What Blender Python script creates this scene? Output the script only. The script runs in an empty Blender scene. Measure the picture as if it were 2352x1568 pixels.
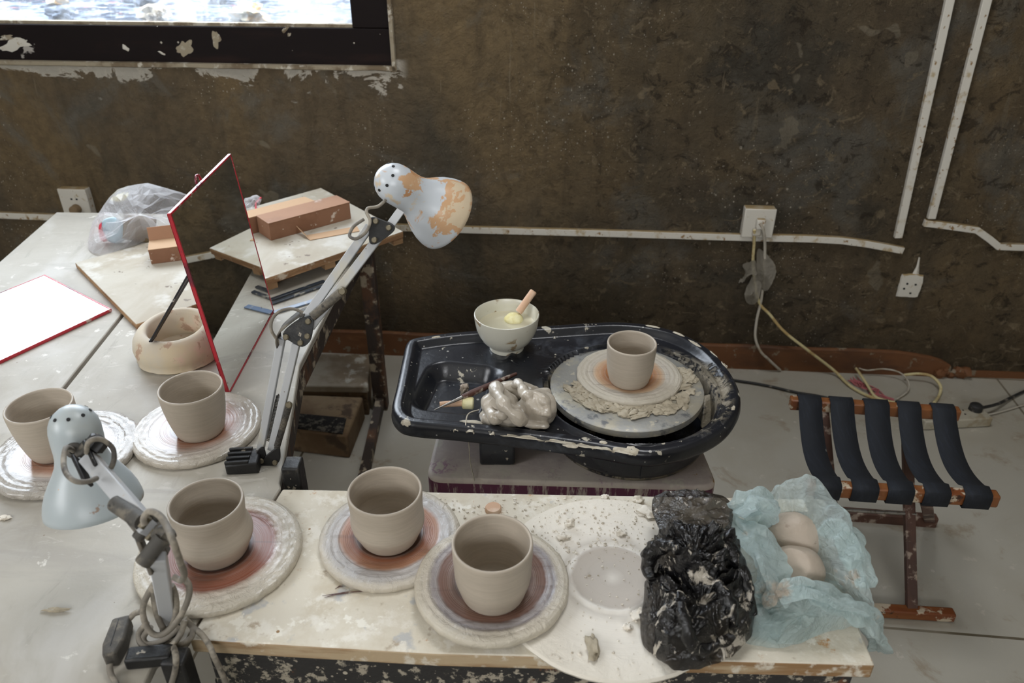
import bpy, bmesh, math, random
from mathutils import Vector, Matrix, noise
random.seed(7)
S = bpy.context.scene
COL = S.collection
V = Vector
# ---------------------------------------------------------------- camera, daylight, exposure
CAMH = 1.32
PITCH = math.radians(30.5)
FPX = 1800.0
cam = bpy.data.cameras.new('camera')
cam.sensor_width = 36.0
cam.lens = FPX / 2352.0 * 36.0
cam.clip_start = 0.02
camo = bpy.data.objects.new('camera', cam)
camo.location = (0, 0, CAMH)
camo.rotation_euler = (math.pi / 2 - PITCH, 0, 0)
COL.objects.link(camo)
S.camera = camo
cam.dof.use_dof = True
cam.dof.focus_distance = 1.22
cam.dof.aperture_fstop = 6.3

SKY = 9.0
w = bpy.data.worlds.new('sky')
S.world = w
w.use_nodes = True
bg = w.node_tree.nodes['Background']
bg.inputs[0].default_value = (0.97, 0.98, 1.0, 1)
bg.inputs[1].default_value = SKY
S.view_settings.view_transform = 'Standard'
S.view_settings.look = 'None'
S.view_settings.gamma = 1.0
S.view_settings.use_curve_mapping = False
S.view_settings.exposure = 0.35
S.cycles.use_denoising = True
S.cycles.max_bounces = 10
S.cycles.transparent_max_bounces = 16
S.cycles.sample_clamp_indirect = 12.0
S.cycles.caustics_reflective = False
S.cycles.caustics_refractive = False


def portal(name, loc, rot, sx, sy):
    l = bpy.data.lights.new(name, 'AREA')
    l.shape = 'RECTANGLE'
    l.size = sx
    l.size_y = sy
    l.cycles.is_portal = True
    o = bpy.data.objects.new(name, l)
    o.location = loc
    o.rotation_euler = rot
    COL.objects.link(o)
    return o


# ---------------------------------------------------------------- where a point of the photo lies on a plane of the place
CAMP = V((0, 0, CAMH))
FWD = V((0, math.cos(PITCH), -math.sin(PITCH)))
UPV = V((0, math.sin(PITCH), math.cos(PITCH)))
RGT = V((1, 0, 0))
TZ = 0.57                                   # height of both worktops


def ray(x, y):
    return FWD + RGT * ((x - 1176) / FPX) + UPV * ((784 - y) / FPX)


def onz(x, y, z=0.57):
    d = ray(x, y)
    return CAMP + d * ((z - CAMH) / d.z)


def ony(x, y, Y):
    d = ray(x, y)
    return CAMP + d * (Y / d.y)


WD = V((0.99726, -0.07393, 0))              # along the back wall, to the right
WN = V((0.07393, 0.99726, 0))               # out through the back wall
WOFF = 2.1302


def onw(x, y, o=0.0):
    d = ray(x, y)
    return CAMP + d * ((WOFF - o - WN.dot(CAMP)) / WN.dot(d))


def wpt(s, z, o=0.0):
    return WN * (WOFF - o) + WD * s + V((0, 0, z))


# ---------------------------------------------------------------- mesh building
class MB:
    def __init__(self):
        self.v = []
        self.f = []

    def add(self, vs, fs):
        b = len(self.v)
        self.v += [V(p) for p in vs]
        self.f += [tuple(b + i for i in f) for f in fs]
        return self

    def grid(self, rows, close_u=False, cap0=False, cap1=False):
        n = len(rows[0])
        vs = [p for r in rows for p in r]
        fs = []
        for i in range(len(rows) - 1):
            for j in range(n if close_u else n - 1):
                k = (j + 1) % n
                fs.append((i * n + j, i * n + k, (i + 1) * n + k, (i + 1) * n + j))
        if cap0:
            fs.append(tuple(range(n - 1, -1, -1)))
        if cap1:
            m = (len(rows) - 1) * n
            fs.append(tuple(m + j for j in range(n)))
        return self.add(vs, fs)

    def hexa(self, b, t):
        return self.add(list(b) + list(t), [(3, 2, 1, 0), (4, 5, 6, 7), (0, 1, 5, 4), (1, 2, 6, 5), (2, 3, 7, 6), (3, 0, 4, 7)])

    def box(self, c, size, rot=None):
        x, y, z = [s / 2 for s in size]
        vs = [V(p) for p in [(-x, -y, -z), (x, -y, -z), (x, y, -z), (-x, y, -z), (-x, -y, z), (x, -y, z), (x, y, z), (-x, y, z)]]
        if rot is not None:
            vs = [rot @ p for p in vs]
        vs = [p + V(c) for p in vs]
        return self.hexa(vs[:4], vs[4:])

    def bar(self, a, b, w_, h_, up=V((0, 0, 1))):
        a = V(a)
        b = V(b)
        d = (b - a).normalized()
        s = d.cross(up)
        if s.length < 1e-4:
            s = d.cross(V((1, 0, 0)))
        s.normalize()
        u = s.cross(d)
        s = s * (w_ / 2)
        u = u * (h_ / 2)
        return self.hexa([a - s - u, a + s - u, b + s - u, b - s - u], [a - s + u, a + s + u, b + s + u, b - s + u])

    def tube(self, pts, r, seg=8, cap=True):
        pts = [V(p) for p in pts]
        rr = r if isinstance(r, (list, tuple)) else [r] * len(pts)
        rows = []
        t0 = (pts[1] - pts[0]).normalized()
        nrm = t0.orthogonal().normalized()
        for i, p in enumerate(pts):
            t = (pts[min(i + 1, len(pts) - 1)] - pts[max(i - 1, 0)])
            if t.length < 1e-9:
                t = t0
            t.normalize()
            nrm = nrm - t * nrm.dot(t)
            if nrm.length < 1e-6:
                nrm = t.orthogonal()
            nrm.normalize()
            bn = t.cross(nrm)
            rows.append([p + (nrm * math.cos(2 * math.pi * k / seg) + bn * math.sin(2 * math.pi * k / seg)) * rr[i] for k in range(seg)])
        return self.grid(rows, True, cap, cap)

    def lathe(self, prof, seg=48, c=(0, 0, 0), axis=None, wob=None):
        c = V(c)
        q = V((0, 0, 1)).rotation_difference(V(axis)) if axis is not None else None
        rows = []
        for r, z in prof:
            row = []
            for k in range(seg):
                a = 2 * math.pi * k / seg
                ra = r * (1 + (wob(a, r, z) if wob else 0))
                p = V((ra * math.cos(a), ra * math.sin(a), z))
                if q:
                    p = q @ p
                row.append(p + c)
            rows.append(row)
        return self.grid(rows, True, prof[0][0] < 1e-6 and False, False)

    def prism(self, poly, ext):
        poly = [V(p) for p in poly]
        ext = V(ext)
        n = len(poly)
        return self.add(poly + [p + ext for p in poly],
                        [tuple(range(n - 1, -1, -1)), tuple(range(n, 2 * n))] + [(i, (i + 1) % n, n + (i + 1) % n, n + i) for i in range(n)])

    def blob(self, c, r, sub=3, amp=0.0, freq=10.0, squash=(1, 1, 1), rot=None, seed=0):
        bm = bmesh.new()
        bmesh.ops.create_icosphere(bm, subdivisions=sub, radius=1.0)
        c = V(c)
        vs = []
        for v_ in bm.verts:
            p = v_.co.copy()
            k = 1 + amp * noise.noise(p * freq * 0.2 + V((seed * 3.1, seed * 1.7, seed)))
            p = V((p.x * squash[0], p.y * squash[1], p.z * squash[2])) * (r * k)
            if rot is not None:
                p = rot @ p
            vs.append(p + c)
        fs = [tuple(q.index for q in f.verts) for f in bm.faces]
        bm.free()
        return self.add(vs, fs)


WL = {}


def obj(name, mb, m, parent=None, origin=None, smooth=True, bevel=0.0, angle=40, mods=None, label=None, seg=2):
    o_w = WL[parent.name] if parent is not None else V(origin if origin is not None else (0, 0, 0))
    me = bpy.data.meshes.new(name)
    me.from_pydata([tuple(p - o_w) for p in mb.v], [], mb.f)
    me.validate()
    bm = bmesh.new()
    bm.from_mesh(me)
    bmesh.ops.remove_doubles(bm, verts=bm.verts, dist=1e-6)
    bmesh.ops.recalc_face_normals(bm, faces=bm.faces)
    bm.to_mesh(me)
    bm.free()
    me.materials.append(m)
    o = bpy.data.objects.new(name, me)
    COL.objects.link(o)
    if parent is not None:
        o.parent = parent
    else:
        o.location = o_w
    WL[o.name] = o_w
    if bevel > 0:
        b = o.modifiers.new('bevel', 'BEVEL')
        b.width = bevel
        b.segments = seg
        b.limit_method = 'ANGLE'
        b.angle_limit = math.radians(35)
    if smooth:
        try:
            me.shade_smooth()
            me.set_sharp_from_angle(angle=math.radians(angle))
        except Exception:
            for p in me.polygons:
                p.use_smooth = True
    for mo in (mods or []):
        md = o.modifiers.new(mo[0].lower(), mo[0])
        for k, v_ in mo[1].items():
            setattr(md, k, v_)
    if label:
        o['label'] = label
    return o


def sidemat(o, m):
    o.data.materials.append(m)
    for f in o.data.polygons:
        if abs(f.normal.z) < .5:
            f.material_index = 1
    return o


def tag(o, label, cat, group=None):
    o['label'] = label
    o['category'] = cat
    if group:
        o['group'] = group
    return o


def thing(name, loc, label, cat, group=None):
    o = bpy.data.objects.new(name, None)
    o.empty_display_size = 0.03
    o.location = loc
    COL.objects.link(o)
    WL[o.name] = V(loc)
    return tag(o, label, cat, group)


def struct(name, mb, m, smooth=False, **k):
    o = obj(name, mb, m, smooth=smooth, **k)
    o['kind'] = 'structure'
    return o


def crom(pts, n=12, closed=False):
    pts = [V(p) for p in pts]
    out = []
    N = len(pts)
    for i in range(N if closed else N - 1):
        if closed:
            a, b, c, d = pts[(i - 1) % N], pts[i], pts[(i + 1) % N], pts[(i + 2) % N]
        else:
            a, b, c, d = pts[max(i - 1, 0)], pts[i], pts[i + 1], pts[min(i + 2, N - 1)]
        for k in range(n):
            t = k / n
            out.append(0.5 * ((2 * b) + (c - a) * t + (2 * a - 5 * b + 4 * c - d) * t * t + (3 * b - a - 3 * c + d) * t ** 3))
    if not closed:
        out.append(pts[-1])
    return out


def resample(pts, n, closed=True):
    P = [V(p) for p in pts] + ([V(pts[0])] if closed else [])
    L = [0]
    for i in range(1, len(P)):
        L.append(L[-1] + (P[i] - P[i - 1]).length)
    out = []
    j = 0
    for k in range(n):
        t = L[-1] * k / (n if closed else n - 1)
        while j < len(P) - 2 and L[j + 1] < t:
            j += 1
        s = (t - L[j]) / max(1e-9, L[j + 1] - L[j])
        out.append(P[j].lerp(P[j + 1], min(1, max(0, s))))
    return out


def smst(a, b, x):
    t = min(1.0, max(0.0, (x - a) / (b - a)))
    return t * t * (3 - 2 * t)


# ---------------------------------------------------------------- materials
class NT:
    def __init__(self, name):
        self.m = bpy.data.materials.new(name)
        self.m.use_nodes = True
        self.t = self.m.node_tree
        self.n = self.t.nodes
        self.b = self.n['Principled BSDF']
        self.tc = self.n.new('ShaderNodeTexCoord').outputs['Object']

    def link(self, a, b):
        self.t.links.new(a, b)

    def mapping(self, scale=(1, 1, 1), loc=(0, 0, 0), rot=(0, 0, 0), src=None):
        n = self.n.new('ShaderNodeMapping')
        self.link(src or self.tc, n.inputs[0])
        n.inputs['Scale'].default_value = scale
        n.inputs['Location'].default_value = loc
        n.inputs['Rotation'].default_value = rot
        return n.outputs[0]

    def noise(self, scale, detail=4, rough=0.6, dist=0.0, vec=None):
        n = self.n.new('ShaderNodeTexNoise')
        self.link(vec or self.tc, n.inputs['Vector'])
        n.inputs['Scale'].default_value = scale
        n.inputs['Detail'].default_value = detail
        n.inputs['Roughness'].default_value = rough
        n.inputs['Distortion'].default_value = dist
        return n.outputs[0]

    def voro(self, scale, vec=None, feature='F1'):
        n = self.n.new('ShaderNodeTexVoronoi')
        n.feature = feature
        self.link(vec or self.tc, n.inputs['Vector'])
        n.inputs['Scale'].default_value = scale
        return n

    def step(self, val, lo, hi, a=0.0, b=1.0):
        n = self.n.new('ShaderNodeMapRange')
        n.interpolation_type = 'SMOOTHSTEP'
        self.link(val, n.inputs[0])
        n.inputs[1].default_value = lo
        n.inputs[2].default_value = hi
        n.inputs[3].default_value = a
        n.inputs[4].default_value = b
        return n.outputs[0]

    def math(self, op, a, b=None, clamp=False):
        n = self.n.new('ShaderNodeMath')
        n.operation = op
        n.use_clamp = clamp
        for i, x in enumerate((a, b)):
            if x is None:
                continue
            if isinstance(x, (int, float)):
                n.inputs[i].default_value = x
            else:
                self.link(x, n.inputs[i])
        return n.outputs[0]

    def mix(self, fac, a, b):
        n = self.n.new('ShaderNodeMix')
        n.data_type = 'RGBA'
        if isinstance(fac, (int, float)):
            n.inputs[0].default_value = fac
        else:
            self.link(fac, n.inputs[0])
        for i, x in ((6, a), (7, b)):
            if isinstance(x, (tuple, list)):
                n.inputs[i].default_value = (*x[:3], 1)
            else:
                self.link(x, n.inputs[i])
        return n.outputs[2]

    def ramp(self, val, stops, interp='LINEAR'):
        n = self.n.new('ShaderNodeValToRGB')
        n.color_ramp.interpolation = interp
        self.link(val, n.inputs[0])
        e = n.color_ramp.elements
        while len(e) < len(stops):
            e.new(0.5)
        for i, (p, c) in enumerate(stops):
            e[i].position = p
            e[i].color = (*c, 1) if isinstance(c, (tuple, list)) else (c, c, c, 1)
        return n.outputs[0]

    def sep(self, src=None):
        n = self.n.new('ShaderNodeSeparateXYZ')
        self.link(src or self.tc, n.inputs[0])
        return n.outputs

    def bump(self, h, strength=0.5, dist=0.01, prev=None):
        n = self.n.new('ShaderNodeBump')
        n.inputs['Strength'].default_value = strength
        n.inputs['Distance'].default_value = dist
        self.link(h, n.inputs['Height'])
        if prev is not None:
            self.link(prev, n.inputs['Normal'])
        return n.outputs[0]

    def set(self, **k):
        for a, v_ in k.items():
            i = self.b.inputs[a.replace('_', ' ')]
            if isinstance(v_, (tuple, list)):
                i.default_value = (*v_[:3], 1)
            elif isinstance(v_, (int, float)):
                i.default_value = v_
            else:
                self.link(v_, i)
        return self


def mask(T, L):
    k = L.get('k', 'n')
    vec = T.mapping(L.get('map', (1, 1, 1)), L.get('loc', (0, 0, 0)), L.get('rot', (0, 0, 0))) if ('map' in L or 'loc' in L or 'rot' in L) else None
    if k == 'n':
        f = T.step(T.noise(L['s'], L.get('d', 5), L.get('r', 0.6), L.get('dist', 0), vec), L['lo'], L['hi'])
    else:
        vn = T.voro(L['s'], vec)
        rnd = T.sep(vn.outputs['Color'])[0]
        rr = T.math('MULTIPLY', T.step(rnd, L.get('gate', 0.5), 1.0), L['thr'])
        f = T.math('GREATER_THAN', rr, vn.outputs['Distance'])
    if 'fac' in L:
        f = T.math('MULTIPLY', f, L['fac'])
    return f


def MAT(name, base, rough=0.6, layers=(), bump=(), rough_layers=(), dust=None, **k):
    T = NT(name)
    c = None
    for L in layers:
        f = mask(T, L)
        c = T.mix(f, base if c is None else c, L['c'])
    if dust is not None:
        g = T.n.new('ShaderNodeNewGeometry')
        up = T.step(T.sep(g.outputs['Normal'])[2], 0.55, 0.9)
        c = T.mix(T.math('MULTIPLY', up, T.step(T.noise(30, 5), 0.25, 0.5, 0.6, 1.0)), base if c is None else c, dust)
    T.set(Base_Color=base if c is None else c)
    r = None
    for L in rough_layers:
        f = mask(T, L)
        a = rough if r is None else r
        r = T.mix(f, (a, a, a) if isinstance(a, float) else a, (L['v'],) * 3)
    T.set(Roughness=rough if r is None else r)
    nrm = None
    for B in bump:
        vec = T.mapping(B['map']) if 'map' in B else None
        if B.get('k') == 'v':
            h = T.voro(B['s'], vec).outputs['Distance']
        else:
            h = T.noise(B['s'], B.get('d', 6), B.get('r', 0.6), B.get('dist', 0), vec)
        nrm = T.bump(h, B.get('a', 0.4), B.get('h', 0.005), nrm)
    if nrm is not None:
        T.set(Normal=nrm)
    if k:
        T.set(**k)
    return T.m


def C(r, g, b):
    return tuple(((x / 255 + 0.055) / 1.055) ** 2.4 if x > 10 else x / 255 / 12.92 for x in (r, g, b))


# back wall: dark cement plaster, patchy, flaking on the right, white paint left under the window
def wall_mat():
    T = NT('cement_plaster')
    xyz = T.sep()
    x, z = xyz[0], xyz[2]
    c = T.mix(T.step(T.noise(2.2, 6, 0.62, 0.4), 0.40, 0.62), C(100, 87, 68), C(73, 68, 58))
    warm = T.math('MULTIPLY', T.step(T.noise(1.1, 5, 0.6, 0.2, T.mapping((1.6, 1, 0.55), (3.3, 0, 0.2))), 0.44, 0.62), 0.75)
    c = T.mix(warm, c, C(118, 100, 72))
    streak = T.math('MULTIPLY', T.step(T.noise(6, 5, 0.6, 0.3, T.mapping((2.4, 1, 0.3))), 0.52, 0.68), 0.45)
    c = T.mix(streak, c, C(70, 60, 46))
    fine = T.step(T.noise(38, 6, 0.7), 0.36, 0.66)
    c = T.mix(T.math('MULTIPLY', fine, 0.35), c, C(56, 49, 39))
    low_dark = T.math('MULTIPLY', T.step(z, 0.30, 0.08), T.step(T.noise(3.0, 5), 0.3, 0.6))  # patchy darker tone towards the bottom of the wall
    c = T.mix(T.math('MULTIPLY', low_dark, 0.6), c, C(52, 42, 30))
    # flakes: torn plaster islands on the right half
    fl = T.noise(5.2, 7, 0.62, 0.6, T.mapping((1, 1, 1.15)))
    right = T.step(x, -0.05, 0.35)
    island = T.step(fl, 0.50, 0.515)
    c = T.mix(T.math('MULTIPLY', T.math('MULTIPLY', island, right), 0.35), c, C(96, 84, 64))
    edge = T.math('MULTIPLY', T.step(T.math('ABSOLUTE', T.math('SUBTRACT', fl, 0.502)), 0.005, 0.0), right)
    c = T.mix(T.math('MULTIPLY', T.math('MULTIPLY', edge, T.step(T.noise(9, 4), 0.52, 0.62)), 0.7), c, C(46, 38, 28))
    grey = T.math('MULTIPLY', T.step(T.noise(3.7, 6, 0.65, 0.5, T.mapping((1, 1, 1), (7, 0, 3))), 0.52, 0.66), 0.55)
    c = T.mix(grey, c, C(104, 102, 95))
    pit = T.step(T.noise(17, 9, 0.74, 0.7, T.mapping((1, 1, 1.25), (2, 0, 5))), 0.565, 0.60)
    c = T.mix(T.math('MULTIPLY', T.math('MULTIPLY', pit, T.step(x, -0.3, 0.45)), 0.62), c, C(42, 34, 24))
    lit = T.step(T.noise(21, 9, 0.74, 0.7, T.mapping((1, 1, 1.2), (5, 0, 1))), 0.56, 0.62)
    c = T.mix(T.math('MULTIPLY', T.math('MULTIPLY', lit, T.step(x, -0.3, 0.45)), 0.62), c, C(134, 119, 95))
    blot = T.step(T.noise(4.6, 3, 0.55, 0.3, T.mapping((1, 1, 1.2), (1.7, 0, 8.3))), 0.685, 0.70)
    c = T.mix(T.math('MULTIPLY', blot, 0.55), c, C(128, 119, 102))
    drip = T.step(T.noise(9, 5, 0.6, 0.4, T.mapping((3.2, 1, 0.35), (0.3, 0, 2))), 0.67, 0.70)
    c = T.mix(T.math('MULTIPLY', T.math('MULTIPLY', drip, T.step(z, 0.62, 0.85)), 0.6), c, C(120, 108, 88))
    # clay spatter
    for s, thr, gate, lo in ((170, 0.24, 0.55, 0.47), (95, 0.20, 0.66, 0.46), (42, 0.17, 0.84, 0.48), (16, 0.12, 0.93, 0.42)):
        d = T.math('MULTIPLY', mask(T, dict(k='v', s=s, thr=thr, gate=gate, map=(1, 1, 0.8))), T.step(T.noise(1.9, 3), lo, lo + 0.1))
        c = T.mix(T.math('MULTIPLY', d, 0.7), c, C(176, 168, 152))
    # old white paint under the sill and beside the jamb
    n1 = T.noise(9, 7, 0.68, 0.6, T.mapping((0.8, 1, 1.5)))
    h = T.math('ADD', n1, T.math('MULTIPLY', T.math('SUBTRACT', z, 0.862), 3.6))
    near = T.math('MULTIPLY', T.step(x, -0.27, -0.31), T.step(z, 0.915, 0.905))
    c = T.mix(T.math('MULTIPLY', near, T.step(h, 0.50, 0.53)), c, C(178, 172, 160))
    h2 = T.math('ADD', n1, T.math('MULTIPLY', T.math('SUBTRACT', z, 0.835), 2.2))
    band = T.math('MULTIPLY', T.math('MULTIPLY', T.step(x, -0.30, -0.5), T.step(z, 0.90, 0.88)), T.step(h2, 0.575, 0.63))
    c = T.mix(T.math('MULTIPLY', band, 0.6), c, C(160, 156, 146))
    T.set(Base_Color=c, Roughness=0.9, Specular_IOR_Level=0.25)
    nb = T.bump(T.noise(3.2, 8, 0.66, 0.4), 0.6, 0.06)
    nb = T.bump(T.math('MULTIPLY', T.noise(11, 8, 0.72, 0.8, T.mapping((1, 1, 1.3))), right), 0.8, 0.045, nb)
    nb = T.bump(T.math('MULTIPLY', T.step(fl, 0.494, 0.512), right), 0.35, 0.006, nb)
    nb = T.bump(T.noise(26, 7, 0.7, 0.3), 0.7, 0.02, nb)
    nb = T.bump(T.math('MULTIPLY', T.math('ADD', T.math('MULTIPLY', pit, -1.0), lit), T.step(x, -0.3, 0.45)), 0.5, 0.006, nb)
    T.set(Normal=nb)
    return T.m


m_wall = wall_mat()
m_roomwall = MAT('room_plaster', C(170, 166, 156), 0.9, [dict(s=1.5, lo=0.4, hi=0.65, c=C(140, 134, 122))], [dict(s=20, a=0.2)])
m_ceil = MAT('ceiling_paint', C(205, 202, 194), 0.9, [dict(s=1.2, lo=0.4, hi=0.7, c=C(188, 184, 174))])


FLX, FLY = -0.27, -0.16


def floor_mat():
    T = NT('floor_tiles')
    mp = T.mapping((1, 1, 1), (FLX, FLY, 0), (0, 0, math.radians(6)))
    b = T.n.new('ShaderNodeTexBrick')
    T.link(mp, b.inputs['Vector'])
    b.offset = 0.0
    b.inputs['Scale'].default_value = 1.0
    b.inputs['Brick Width'].default_value = 1.0
    b.inputs['Row Height'].default_value = 1.0
    b.inputs['Mortar Size'].default_value = 0.0035
    b.inputs['Mortar Smooth'].default_value = 0.2
    b.inputs['Color1'].default_value = (*C(172, 168, 157), 1)
    b.inputs['Color2'].default_value = (*C(166, 163, 152), 1)
    b.inputs['Mortar'].default_value = (*C(92, 84, 68), 1)
    c = b.outputs[0]
    c = T.mix(T.math('MULTIPLY', T.step(T.noise(2.5, 6, 0.65, 0.3), 0.42, 0.66), 0.5), c, C(158, 151, 135))
    c = T.mix(T.math('MULTIPLY', T.step(T.noise(7, 6, 0.7, 0.5), 0.56, 0.70), 0.5), c, C(128, 108, 78))
    c = T.mix(T.math('MULTIPLY', T.step(T.noise(19, 6, 0.7, 0.2), 0.62, 0.68), 0.5), c, C(196, 190, 178))
    c = T.mix(mask(T, dict(k='v', s=30, thr=0.14, gate=0.9)), c, C(186, 182, 172))
    T.set(Base_Color=c, Roughness=T.step(T.noise(5, 5), 0.3, 0.7, 0.32, 0.6), Specular_IOR_Level=0.35)
    T.set(Normal=T.bump(T.noise(40, 5), 0.15, 0.003, T.bump(b.outputs[1], -0.3, 0.002)))
    return T.m


m_floor = floor_mat()
m_skirt = MAT('brown_skirting_paint', C(104, 66, 36), 0.7, [dict(s=6, lo=0.5, hi=0.66, c=C(78, 50, 30), map=(0.4, 1, 1)),
              dict(s=15, lo=0.56, hi=0.7, c=C(128, 88, 52), map=(0.3, 1, 1)), dict(s=30, lo=0.6, hi=0.66, c=C(120, 108, 90))], [dict(s=30, a=0.3)])
m_frame = MAT('dark_window_wood', C(19, 11, 11), 0.6, [dict(s=12, lo=0.52, hi=0.7, c=C(34, 21, 18), map=(0.3, 1, 2)),
              dict(s=7.0, lo=0.668, hi=0.685, c=C(160, 156, 150), map=(0.8, 1, 1.1), loc=(0.4, 0, 0.35)), dict(k='v', s=42, thr=0.13, gate=0.8, c=C(170, 164, 152)),
              dict(k='v', s=17, thr=0.10, gate=0.9, c=C(140, 126, 108))], [dict(s=50, a=0.15, map=(0.2, 1, 1))], Specular_IOR_Level=0.15)
m_sill = MAT('sill_plaster', C(148, 138, 118), 0.9, [dict(s=14, lo=0.45, hi=0.6, c=C(112, 98, 78)), dict(s=30, lo=0.55, hi=0.65, c=C(190, 184, 170))], [dict(s=40, a=0.5)])
m_pvc = MAT('dusty_white_plastic', C(200, 196, 186), 0.5, [dict(s=26, lo=0.54, hi=0.68, c=C(168, 150, 118)), dict(s=60, lo=0.60, hi=0.66, c=C(138, 110, 74)),
            dict(k='v', s=60, thr=0.14, gate=0.8, c=C(92, 76, 54))], [dict(s=70, a=0.1)], dust=C(150, 130, 94))
m_plate = MAT('outlet_plate', C(196, 192, 182), 0.5, [dict(s=40, lo=0.60, hi=0.68, c=C(160, 142, 110)), dict(k='v', s=110, thr=0.10, gate=0.9, c=C(92, 76, 54))], dust=C(150, 130, 94))
m_pvcdust = MAT('dust_on_ledge', C(150, 128, 92), 0.95, [dict(s=50, lo=0.4, hi=0.6, c=C(112, 90, 58))], [dict(s=90, a=0.4)])
m_black_hole = MAT('socket_hole', (0.01, 0.01, 0.01), 0.8)


def pane_mat():
    T = NT('dirty_glass')
    t = T.t
    tr = T.n.new('ShaderNodeBsdfTransparent')
    tr.inputs[0].default_value = (0.92, 0.96, 1.0, 1)
    gl = T.n.new('ShaderNodeBsdfGlossy')
    gl.inputs['Roughness'].default_value = 0.05
    df = T.n.new('ShaderNodeBsdfTranslucent')
    df.inputs[0].default_value = (0.62, 0.66, 0.70, 1)
    s1 = T.n.new('ShaderNodeMixShader')
    sm = T.math('ADD', T.math('MULTIPLY', T.step(T.noise(5, 6, 0.7, 1.2, T.mapping((1, 1, 0.7))), 0.42, 0.66), 0.16), 0.03)
    sm = T.math('ADD', sm, T.math('MULTIPLY', T.step(T.noise(60, 6, 0.7, 0.5, T.mapping((1, 1, 0.15))), 0.55, 0.7), 0.08))
    T.link(sm, s1.inputs[0])
    T.link(tr.outputs[0], s1.inputs[1])
    T.link(df.outputs[0], s1.inputs[2])
    s2 = T.n.new('ShaderNodeMixShader')
    s2.inputs[0].default_value = 0.04
    T.link(s1.outputs[0], s2.inputs[1])
    T.link(gl.outputs[0], s2.inputs[2])
    T.link(s2.outputs[0], T.n['Material Output'].inputs[0])
    return T.m


m_pane = pane_mat()
m_yard = MAT('yard_rubble', C(40, 46, 56), 1.0, [dict(s=7, lo=0.44, hi=0.56, c=C(92, 100, 112)), dict(s=11, lo=0.56, hi=0.62, c=C(36, 40, 50)),
             dict(s=16, lo=0.60, hi=0.66, c=C(108, 76, 78)), dict(s=23, lo=0.58, hi=0.64, c=C(132, 134, 134))], [dict(s=14, a=0.8, h=0.03)], Specular_IOR_Level=0.02)
m_yard_wall = MAT('yard_white_sheet', C(100, 106, 116), 0.8, [dict(s=3, lo=0.4, hi=0.65, c=C(88, 98, 112)), dict(s=9, lo=0.58, hi=0.64, c=C(40, 46, 56))], [dict(s=5, a=0.8, h=0.05)], Specular_IOR_Level=0.02)
m_petal = MAT('yard_cream_leaf', C(170, 162, 138), 0.7, [dict(s=20, lo=0.5, hi=0.6, c=C(168, 130, 70))])

# worktops
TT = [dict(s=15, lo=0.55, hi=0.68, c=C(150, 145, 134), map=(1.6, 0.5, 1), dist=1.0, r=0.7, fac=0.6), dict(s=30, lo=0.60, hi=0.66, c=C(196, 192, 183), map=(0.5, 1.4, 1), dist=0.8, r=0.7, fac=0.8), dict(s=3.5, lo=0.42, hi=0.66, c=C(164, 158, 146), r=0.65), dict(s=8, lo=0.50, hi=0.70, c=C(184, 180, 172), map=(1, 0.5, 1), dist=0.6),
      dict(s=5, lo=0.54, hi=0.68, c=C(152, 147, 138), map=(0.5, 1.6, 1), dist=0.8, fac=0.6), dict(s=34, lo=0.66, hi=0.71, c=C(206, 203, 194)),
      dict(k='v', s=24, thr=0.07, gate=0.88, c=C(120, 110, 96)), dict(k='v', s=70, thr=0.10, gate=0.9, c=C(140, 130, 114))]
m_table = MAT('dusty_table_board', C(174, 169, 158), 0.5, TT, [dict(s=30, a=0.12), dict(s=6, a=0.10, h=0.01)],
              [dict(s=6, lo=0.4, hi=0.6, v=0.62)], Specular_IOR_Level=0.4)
m_bench = MAT('stained_bench_board', C(214, 207, 191), 0.6,
              [dict(s=9, lo=0.46, hi=0.66, c=C(202, 192, 172), r=0.7), dict(s=26, lo=0.50, hi=0.64, c=C(226, 221, 209), r=0.7), dict(s=24, lo=0.62, hi=0.70, c=C(190, 148, 104), r=0.7, loc=(3, 1, 0)),
               dict(s=40, lo=0.60, hi=0.70, c=C(176, 162, 142), loc=(1, 5, 0)), dict(s=20, lo=0.62, hi=0.70, c=C(186, 186, 184), loc=(9, 2, 0)),
               dict(s=40, lo=0.62, hi=0.67, c=C(232, 228, 216)), dict(k='v', s=55, thr=0.12, gate=0.86, c=C(150, 120, 84))],
              [dict(s=45, a=0.35, h=0.004), dict(s=14, a=0.25, h=0.006)], Specular_IOR_Level=0.3)
m_seam = MAT('seam_wood', C(84, 62, 42), 0.8)
m_edge = MAT('board_edge_wood', C(176, 156, 126), 0.75, [dict(s=10, lo=0.45, hi=0.6, c=C(140, 108, 72), map=(0.4, 0.4, 3)), dict(s=30, lo=0.52, hi=0.62, c=C(206, 198, 182))], [dict(s=60, a=0.3)])
m_board = MAT('dusty_ware_board', C(182, 175, 160), 0.65, [dict(s=5, lo=0.42, hi=0.64, c=C(166, 155, 135), map=(1, 0.6, 1), dist=0.5), dict(s=12, lo=0.52, hi=0.66, c=C(196, 192, 182)),
              dict(s=34, lo=0.66, hi=0.7, c=C(120, 108, 92)), dict(k='v', s=30, thr=0.07, gate=0.9, c=C(110, 100, 88))], [dict(s=30, a=0.2)])
m_boardedge = MAT('raw_board_edge', C(168, 134, 98), 0.8, [dict(s=14, lo=0.45, hi=0.6, c=C(134, 100, 68), map=(0.5, 0.5, 4)), dict(s=30, lo=0.56, hi=0.66, c=C(196, 182, 160))], [dict(s=50, a=0.3)])
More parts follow.
